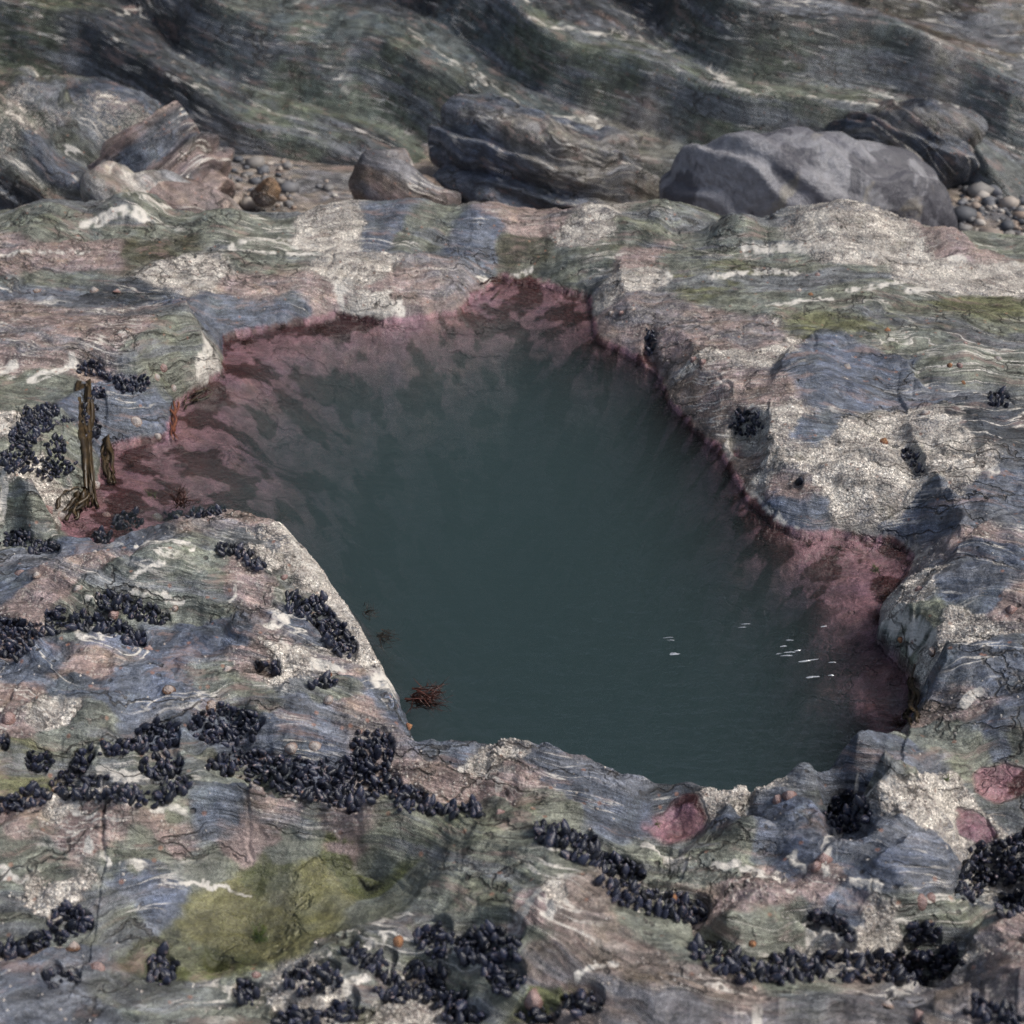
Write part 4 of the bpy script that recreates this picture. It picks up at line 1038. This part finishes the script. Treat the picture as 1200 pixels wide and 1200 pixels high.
# ------------------------------------------------------------------ sky glints on the water, built as pale flecks
def water_glints():
    bm = bmesh.new()
    spots = [(790,766,7,2.2),(783,747,5,.8),(786,750,4,.7),(874,731,6,.8),(870,735,4,.7)] + \
            [(946,774,11,1.6),(952,793,7,2.2),(974,791,4,1.4),(925,750,4,1.2),(918,757,5,1.2),(926,764,6,1.4),(935,762,5,1.2),(922,768,7,1.3),(975,776,4,1.0),(965,734,5,.8),(912,766,3,.7)]
    for u, v, ru, rv in spots:
        c = at_z(u, v, .0012); a = ru * project(c)[2] * T / 600; b = rv * .9 * project(c)[2] * T / 600
        th = rng.uniform(0, 6, 3); ang = rng.uniform(0, .35); K = 14
        top = []
        for j in range(K):
            f = 2 * np.pi * j / K; rr = 1 + .25 * math.sin(2 * f + th[0]) + .2 * math.sin(3 * f + th[1])
            x, y = a * rr * math.cos(f), b * rr * math.sin(f)
            top.append(bm.verts.new((c[0] + x * math.cos(ang) - y * math.sin(ang), c[1] + x * math.sin(ang) + y * math.cos(ang), .0008)))
        ce = bm.verts.new((c[0], c[1], .0025))
        for j in range(K): bm.faces.new((top[j], top[(j + 1) % K], ce))
        bm.faces.new(top[::-1])
    me = bpy.data.meshes.new('water_glints'); bm.to_mesh(me); bm.free()
    m, _, _ = plain_material('glint_white', (.24, .26, .29), .3)
    tag(link('water_glints', me, m), 'white glints modelled as flecks on the dark water', 'water_glints', kind='stuff')
water_glints()

# ------------------------------------------------------------------ rocks behind the shelf
def smooth_material():
    m = bpy.data.materials.new('lichen_boulder'); t = NT(m)
    pos = t.n('ShaderNodeTexCoord').outputs['Object']
    col = attr(t, 'rock').outputs['Color']
    n1 = t.noise(pos, 34, 6, .65); n2 = t.noise(pos, 6.5, 5, .6, .4); n3 = t.noise(t.vmul(pos, (1, 1, .35)), 8, 4, .55, .5)
    k = t.ramp(n1, .3, .7, .78, 1.25); c = t.mix(1., col, t.n('ShaderNodeCombineColor', {0: k, 1: k, 2: k}).outputs[0], 'MULTIPLY')
    c = t.mix(t.math('MULTIPLY', t.ramp(n3, .52, .58), .8), c, (.040, .040, .052, 1))
    c = t.mix(t.math('MULTIPLY', t.ramp(n2, .60, .70), .6), c, (.22, .20, .16, 1))
    b = t.n('ShaderNodeBump', {'Height': t.math('ADD', t.math('MULTIPLY', n1, .006), t.math('MULTIPLY', n2, .03)), 'Strength': 1., 'Distance': 1.})
    bs = t.n('ShaderNodeBsdfPrincipled', {'Base Color': c, 'Roughness': .6, 'Normal': b.outputs[0]})
    t.n('ShaderNodeOutputMaterial', {'Surface': bs.outputs[0]})
    return m
MAT_SMOOTH = smooth_material()

def rock_thing(name, box, y, thick, label, cat, colA, colB, seed, tilt=0., n=(170, 100), planes=22, soft=9, dip=(.5, .3, .8), barn=.05, group=None, rough=1.0, yaw=0., dark=.34, mat='rock'):
    """an angular, foliated rock that fills a picture box at distance y"""
    rg = np.random.default_rng(seed)
    u0, v0, u1, v1 = box
    c = at_y((u0 + u1) / 2, (v0 + v1) / 2, y); l = at_y(u0, (v0 + v1) / 2, y); r_ = at_y(u1, (v0 + v1) / 2, y); t_ = at_y((u0 + u1) / 2, v0, y); b_ = at_y((u0 + u1) / 2, v1, y)
    ax = (r_[0] - l[0]) / 2; az = (t_[2] - b_[2]) / 2 / .95
    th = np.linspace(0, 2 * np.pi, n[0]); ph = np.linspace(.02, np.pi - .02, n[1])
    TH, PH = np.meshgrid(th, ph)
    D = np.stack([np.cos(TH) * np.sin(PH), np.sin(TH) * np.sin(PH), np.cos(PH)], -1)
    N = rg.normal(size=(planes, 3)); N /= np.linalg.norm(N, axis=1, keepdims=True)
    off = rg.uniform(.78, 1.0, planes)
    inv = np.maximum(D @ N.T, 1e-3) / off
    rad = 1 / (np.sum(inv ** soft, -1)) ** (1 / soft)
    rad = np.minimum(rad, 1.25)
    P = D * rad[..., None]
    P = P / np.abs(P).max((0, 1))
    P = P * np.array([ax, thick, az])
    ct, st_ = math.cos(R(tilt)), math.sin(R(tilt))
    P = np.stack([P[..., 0] * ct + P[..., 2] * st_, P[..., 1], -P[..., 0] * st_ + P[..., 2] * ct], -1)
    cy, sy = math.cos(R(yaw)), math.sin(R(yaw))
    P = np.stack([P[..., 0] * cy - P[..., 1] * sy, P[..., 0] * sy + P[..., 1] * cy, P[..., 2]], -1)
    X, Y, Zh = [P[..., i] + s for i, s in enumerate((seed * 3.1, seed * 1.7, seed * .9))]
    dn = np.array(dip) / np.linalg.norm(dip)
    wob = .07 * fbm(X * 2.2, Y * 2.2, Zh * 2.2, 2) + .03 * fbm(X * 7, Y * 7, Zh * 7, 2)
    fa = dn[0] * X + dn[1] * Y + dn[2] * Zh + wob
    t1 = np.cross(dn, (0, 1, 0)); t1 /= np.linalg.norm(t1); t2 = np.cross(dn, t1)
    fb = X * t1[0] + Y * t1[1] + Zh * t1[2]; fc = X * t2[0] + Y * t2[1] + Zh * t2[2]
    sz = min(ax, az)
    saw = fa * 9 + .8 * fbm(fb * 2, fc * 2, fa * 2, 2); saw = saw - np.floor(saw)
    saw2 = fa * 3.7 + .5 * fbm(fb * 1.5, fc * 1.5, fa * 1.5, 2); saw2 = saw2 - np.floor(saw2)
    dsp = rough * (.10 * sz * fbm(X * 2.4, Y * 2.4, Zh * 2.4, 3) + .045 * np.where(saw < .85, saw / .85, (1 - saw) / .15) + .05 * np.where(saw2 < .9, saw2 / .9, (1 - saw2) / .1) + .02 * np.abs(fbm(fa * 24, fb * 3, fc * 3, 3)) + .008 * fbm(X * 25, Y * 25, Zh * 25, 3))
    nrm = D / np.array([ax, thick, az]); nrm /= np.linalg.norm(nrm, axis=-1, keepdims=True)
    P = P + nrm * dsp[..., None]
    P[:, -1] = P[:, 0]
    me = grid_mesh(name, P[..., 0], P[..., 1], P[..., 2], flip=True)
    mixk = sstep(-.12, .16, fbm(fa * 10, fb * 2.2, fc * 2.2, 3) + .4 * fbm(X * 2.5, Y * 2.5, Zh * 2.5, 2))[..., None]
    rockc = (np.array(colA) * (1 - mixk) + np.array(colB) * mixk) * dark
    bk = barn * sstep(-.1, .3, fbm(X * 4, Y * 4, Zh * 4, 2))
    put_attrs(me, rockc, np.stack([bk, 0 * bk, 0 * bk], -1), np.stack([fa, fb, fc], -1))
    o = link(name, me, MAT_SMOOTH if mat == 'smooth' else MAT_ROCK); o.location = c
    return tag(o, label, cat, group)

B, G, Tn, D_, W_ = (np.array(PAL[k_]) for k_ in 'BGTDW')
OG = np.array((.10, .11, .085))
rock_thing('rock_outcrop', (-170, 100, 200, 300), 5.0, .45, 'rough grey gravelly outcrop at the far left edge', 'rock', B * 1.2, G * 1.1, 1, -6, barn=.6, dark=.52)
rock_thing('boulder', (132, 140, 246, 272), 4.75, .20, 'pale angular block of rock standing at the gully beside gravel', 'boulder', B * .9, Tn, 2, 6, planes=9, soft=22, barn=.3, dip=(-.4, .3, .8), dark=.75)
rock_thing('rock_outcrop', (505, 140, 765, 285), 5.0, .26, 'rounded rock edged with a white quartz rib', 'rock', B * .9, W_ * .7, 10, 12, barn=.1, dip=(.3, .4, .8), planes=12, soft=16, dark=.8)
rock_thing('boulder', (780, 160, 1175, 340), 4.72, .26, 'big smooth grey boulder with dark lichen blotches behind the shelf', 'boulder', (.185, .185, .20), (.12, .12, .138), 16, 3, planes=16, soft=6, rough=.45, barn=.0, n=(220, 130), dark=1., mat='smooth')
rock_thing('rock_outcrop', (960, 135, 1140, 250), 5.2, .22, 'small white-flecked rock above the grey boulder', 'rock', B, W_ * .8, 17, -12, dark=.6)
rock_thing('boulder', (105, 225, 205, 292), 4.25, .10, 'white striped small boulder at the rim of the shelf', 'boulder', W_ * 1.5, B, 18, 14, n=(90, 60), dip=(.7, .2, .6), dark=.75)
rock_thing('boulder', (185, 240, 255, 288), 4.28, .07, 'low pale stone right of the striped boulder', 'boulder', W_ * .9, Tn, 19, 0, n=(80, 50), barn=.4, dark=.75)
rock_thing('boulder', (425, 206, 520, 270), 4.55, .12, 'reddish-brown wedge stone at the gully', 'boulder', Tn * .8, (.15, .115, .095), 20, 18, n=(90, 60), planes=9, soft=18, dark=.75)
rock_thing('cobble', (297, 211, 330, 240), 4.8, .06, 'round grey cobble with rusty patch on the sand', 'cobble', B * .7, (.16, .10, .06), 21, 0, n=(60, 40), rough=.2, dark=.75)
rock_thing('cobble', (188, 127, 205, 143), 5.3, .04, 'small rust-red cobble above the angular block', 'cobble', (.22, .08, .035), (.16, .06, .03), 22, 0, n=(50, 36), rough=.2, dark=.75)
rock_thing('boulder', (425, 1168, 516, 1240), 1.36, .045, 'white quartz block among mussels at the bottom edge', 'boulder', (.60, .56, .50), (.45, .40, .35), 23, -4, n=(140, 90), planes=9, soft=20, barn=.5, rough=.35, dark=.75)

def outcrop():
    ny, nx = 420, 900
    gx = np.linspace(-4.6, 4.6, nx); gy = np.linspace(4.45, 8.2, ny)
    gy = 4.45 + (gy - 4.45) * (.35 + .65 * ((gy - 4.45) / 3.75))
    X, Y = np.meshgrid(gx, gy); X = X.astype(np.float32); Y = Y.astype(np.float32)
    O = 0 * X
    y0 = np.interp(X, [-4.6, -2.2, -1.2, -.5, 0, .5, 1.0, 1.8, 2.4, 4.6], [5.3, 5.35, 5.25, 5.3, 5.2, 5.0, 4.95, 4.95, 5.15, 5.1]) + .10 * fbm(X * 1.7, Y * 1.7, O + 3, 3)
    r = Y - y0
    base = -.30 + .52 * np.clip(r, -.2, .75) + .14 * np.clip(r - .75, 0, 9) + .06 * fbm(X * 1.1, Y * 1.1, O + 8, 3)
    wob = .17 * fbm(X * .8, Y * .9, base + 4, 2) + .022 * fbm(X * 2.4, Y * 3, base * 3 + 5, 3)
    f = base + .25 * X + .10 * Y + wob
    def saw(p, c): p = p - np.floor(p); return np.where(p < c, p / c, (1 - p) / (1 - c))
    amp = sstep(-.15, .2, r)
    Zo = base + amp * (.20 * (saw(f * 3.3 + .3 * fbm(X * .9, Y * .9, O + 60, 2), .20) - .5) + .020 * (saw(f * 9.3 + .4 * fbm(X * 1.4, Y * 1.4, O + 61, 2), .25) - .5) + .018 * np.abs(fbm(f * 30, X * 2.5, Y * 2.5, 3)) + .03 * fbm(X * 2.5 , f * 6, O + 63, 3) + .012 * fbm(X * 14, Y * 14, O + 64, 3))
    ck = np.abs(fbm(X * 1.6 + .6 * f, Y * 1.2, O + 66, 2))
    # colours by picture area
    def hit(u, v):
        d = ray(u, v); tt = np.linspace(4, 10, 600); px_, py_, pz_ = d[0] * tt, d[1] * tt, CH + d[2] * tt
        yi = np.clip(np.interp(py_, gy, np.arange(ny)), 0, ny - 1).astype(int); xi = np.clip(np.interp(px_, gx, np.arange(nx)), 0, nx - 1).astype(int)
        b = (pz_ <= Zo[yi, xi]) & (py_ > 4.5); k_ = int(np.argmax(b)) if b.any() else len(tt) - 1
        return np.array([px_[k_], py_[k_], pz_[k_]])
    pts = [(100,60,'D'),(30,40,'O'),(200,20,'D'),(60,95,'O'),(150,110,'D'),(290,45,'B'),(350,100,'G'),(450,130,'G'),(400,60,'B'),(540,45,'B'),(650,60,'G'),(720,90,'G'),(600,110,'B'),(1000,150,'W'),(930,155,'W'),(690,150,'W'),(500,90,'B'),(850,60,'B'),(900,100,'G'),(950,130,'G'),(880,130,'G'),(760,140,'W'),
           (1050,100,'B'),(1150,140,'B'),(1100,130,'W'),(1180,55,'R'),(1110,40,'R'),(1000,50,'D'),(900,20,'D'),(500,8,'D'),(700,15,'D'),(300,180,'D'),(420,195,'D'),(250,165,'D'),(340,140,'G'),(500,170,'G'),(560,150,'G'),(800,80,'G'),(780,110,'B'),(1000,110,'G'),(640,130,'B'),(1050,170,'B'),(-80,60,'D'),(1300,80,'B')]  # dark points down by the gully paint its shadow into the rock colour
    pal = {**PAL, 'B': (.076, .090, .092), 'G': (.112, .128, .100), 'O': (.075, .085, .06), 'R': (.085, .066, .052)}
    wx = X + .12 * fbm(X * 2.5, Y * 2.5, O + 71, 3) + .03 * fbm(X * 9, Y * 9, O + 72, 3); wy = Y + .8 * (Zo - base) + .12 * fbm(X * 2.5, Y * 2.5, O + 73, 3) + .25 * fbm(f * 5, X, O + 75, 3)
    acc = np.zeros(X.shape + (3,), np.float32); ws = 0
    for u, v, ty in pts:
        h = hit(u, v); q = (wx - h[0]) ** 2 + (wy - h[1]) ** 2 + .002; w_ = 1 / q ** 4; ws = ws + w_; acc += w_[..., None] * np.array(pal[ty], np.float32)
    acc /= ws[..., None]
    f2 = f + .9 * (Zo - base)
    band = sstep(.02, .22, fbm(f2 * 9, X * .8, Y * .8, 4))[..., None]
    acc = acc * (1 - .5 * band) + np.array(PAL['G'], np.float32) * .75 * .5 * band
    vein = np.zeros(X.shape, np.float32)
    vx = X + .03 * fbm(X * 9, Y * 9, O + 81, 3); vy = Y + .03 * fbm(X * 9, Y * 9, O + 82, 3)
    for P, wd in [([(520,210),(545,185),(600,165),(640,150),(710,135)],5),([(820,115),(855,122),(868,145),(845,165),(815,150),(812,130)],3),([(835,80),(870,108),(890,150),(905,180)],5),([(955,120),(985,145),(1040,150)],6),([(1000,170),(1060,160),(1100,172)],5),
                  ([(240,40),(300,58),(400,70)],2),([(330,75),(440,95),(560,130)],2),([(980,80),(1080,108),(1200,140)],3),([(900,165),(920,190),(900,200)],4),([(700,105),(740,135)],4),([(620,20),(700,40),(790,60)],2),([(1080,60),(1140,90)],2),([(400,110),(470,150),(520,165)],2)]:
        L = chaikin(np.array([hit(u, v)[:2] for u, v in P]), False, 2); d_, _ = poly_dist(vx, vy, L, False)
        rr = 1.5 * wd * 5.6 * T / 600 * 1.3; vein = np.maximum(vein, sstep(1.2 * rr, .7 * rr, d_) * sstep(-.3, .1, fbm(X * 22, Y * 22, O + 83, 2)))
    gz = np.gradient(Zo, axis=0) / np.gradient(Y, axis=0); vein = vein * sstep(1.3, .7, gz)
    me = grid_mesh('rock_outcrop', X, Y, Zo.astype(np.float32))
    put_attrs(me, acc * .74, np.zeros(X.shape + (3,)) + np.array([.12, 0, 0]), np.stack([(f + .9 * (Zo - base)) * .9, X * .8, Y * .8], -1), vein * .9)
    tag(link('rock_outcrop', me, MAT_ROCK), 'long outcrop of folded grey-green bedrock with white quartz veins rising behind the gully', 'rock')
outcrop()

def pebbles():
    Vs, Fs, Cs, nv = [], [], [], 0
    bm = bmesh.new(); bmesh.ops.create_icosphere(bm, subdivisions=1, radius=1); bm.verts.ensure_lookup_table()
    V0 = np.array([v.co for v in bm.verts]); F0_ = [tuple(v.index for v in f.verts) for f in bm.faces]; bm.free()
    for (u0, v0, u1, v1, n) in [(235, 190, 345, 245, 170), (1125, 170, 1290, 290, 900), (-60, 120, 150, 240, 300), (300, 205, 480, 250, 30)]:
        for _ in range(n):
            u, v = rng.uniform(u0, u1), rng.uniform(v0, v1)
            p = at_z(u, v, -.25); zz = float(FT(p[0], p[1])); s = rng.lognormal(math.log(.009), .55)
            M = V0 * (1 + rng.normal(0, .12, (len(V0), 1))) * np.array([1.2, 1, .7]) * s
            a = rng.uniform(0, 6.28); M = np.stack([M[:, 0] * math.cos(a) - M[:, 1] * math.sin(a), M[:, 0] * math.sin(a) + M[:, 1] * math.cos(a), M[:, 2]], 1)
            Vs.append(M + np.array([p[0], p[1], zz + s * .3])); Fs += [tuple(i + nv for i in f) for f in F0_]; nv += len(V0)
    me = bpy.data.meshes.new('pebbles'); me.from_pydata(np.concatenate(Vs).tolist(), [], Fs); me.polygons.foreach_set('use_smooth', [True] * len(Fs))
    m, t, bs = plain_material('pebble', (.2, .19, .19), .65, .4)
    rp = t.n('ShaderNodeNewGeometry').outputs['Random Per Island']
    cr = t.n('ShaderNodeValToRGB', {0: rp}); el = cr.color_ramp.elements
    el[0].color = (.06, .065, .075, 1); el[1].color = (.42, .40, .37, 1)
    for p_, c_ in ((.3, (.13, .135, .15, 1)), (.6, (.20, .19, .18, 1)), (.8, (.26, .20, .16, 1))):
        q = el.new(p_); q.color = c_
    t.put(bs, 'Base Color', cr.outputs[0])
    tag(link('gravel', me, m), 'grey and pale pebbles strewn in the gully behind the shelf', 'gravel', kind='stuff')
pebbles()

# the cliff that backs the shore and is mirrored in the pool
def cliff():
    nx, nz = 260, 150
    th = np.linspace(-1, 1, nx); zz = np.linspace(0, 1, nz)
    TX, TZ = np.meshgrid(th, zz)
    X = TX * 11; Y = 8.2 - 2.0 * np.abs(TX) ** 2.2 * 2.2 + .9 * TZ; Zh = -.5 + TZ * 7.5
    q = fbm(X * .5, Y * .5, Zh * .8, 4) + .35 * fbm(X * 2, Zh * 4 + X, Y * 2, 3)
    fa = (.35 * X + .85 * Zh + .3 * fbm(X * .6, Y * .6, Zh * .6, 2))
    saw = fa * 2.2; saw -= np.floor(saw)
    Y = Y - .7 * q - .16 * saw
    X = X + .2 * fbm(X * 1.3, Y * 1.3, Zh * 1.3 + 40, 2)
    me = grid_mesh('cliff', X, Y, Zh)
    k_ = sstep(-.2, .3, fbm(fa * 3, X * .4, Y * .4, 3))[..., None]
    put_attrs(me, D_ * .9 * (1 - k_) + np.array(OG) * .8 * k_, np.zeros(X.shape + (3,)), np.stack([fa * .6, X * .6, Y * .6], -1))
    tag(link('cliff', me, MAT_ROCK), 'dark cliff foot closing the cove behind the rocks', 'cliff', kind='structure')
cliff()

# ------------------------------------------------------------------ light, camera, render settings
w = bpy.data.worlds.new('World'); SC.world = w; t = NT(w)
SUN_EL, SUN_AZ = R(50), R(95)
sky = t.n('ShaderNodeTexSky', sky_type='NISHITA', sun_disc=False, sun_elevation=SUN_EL, sun_rotation=SUN_AZ, dust_density=4.0, air_density=1.0, ozone_density=1.0)
hs = t.n('ShaderNodeHueSaturation', {'Saturation': .80, 'Color': sky.outputs[0]})
bg = t.n('ShaderNodeBackground', {'Color': hs.outputs[0], 'Strength': .085})
t.n('ShaderNodeOutputWorld', {'Surface': bg.outputs[0]})
sd = bpy.data.lights.new('sun', 'SUN'); sd.energy = 1.5; sd.angle = R(12); sd.color = (1, .96, .90)
so = bpy.data.objects.new('sun', sd); COL.objects.link(so)
sdir = Vector((math.sin(SUN_AZ) * math.cos(SUN_EL), math.cos(SUN_AZ) * math.cos(SUN_EL), math.sin(SUN_EL)))
so.rotation_euler = sdir.to_track_quat('Z', 'Y').to_euler()

cd = bpy.data.cameras.new('camera'); cam = bpy.data.objects.new('camera', cd); COL.objects.link(cam)
cam.location = (0, 0, CH); cam.rotation_euler = (math.pi / 2 - PITCH, 0, 0)
cd.sensor_width = 36; cd.sensor_fit = 'HORIZONTAL'; cd.lens = 18 / T; cd.clip_start = .05; cd.clip_end = 200
cd.dof.use_dof = True; cd.dof.focus_distance = 2.62; cd.dof.aperture_fstop = 5.6
SC.camera = cam
SC.view_settings.view_transform = 'Standard'; SC.view_settings.look = 'None'; SC.view_settings.exposure = 1.0; SC.view_settings.gamma = 1.0
SC.render.engine = 'CYCLES'
cy = SC.cycles
cy.use_denoising = True; cy.denoising_prefilter = 'NONE'; SC.render.filter_size = 1.1; cy.denoiser = 'OPENIMAGEDENOISE'; cy.denoising_input_passes = 'RGB_ALBEDO_NORMAL'
cy.max_bounces = 6; cy.diffuse_bounces = 3; cy.glossy_bounces = 2; cy.transparent_max_bounces = 10; cy.volume_bounces = 1; cy.transmission_bounces = 2
cy.use_adaptive_sampling = True; cy.adaptive_threshold = .025
cy.sample_clamp_indirect = 4.0; cy.caustics_reflective = False; cy.caustics_refractive = False
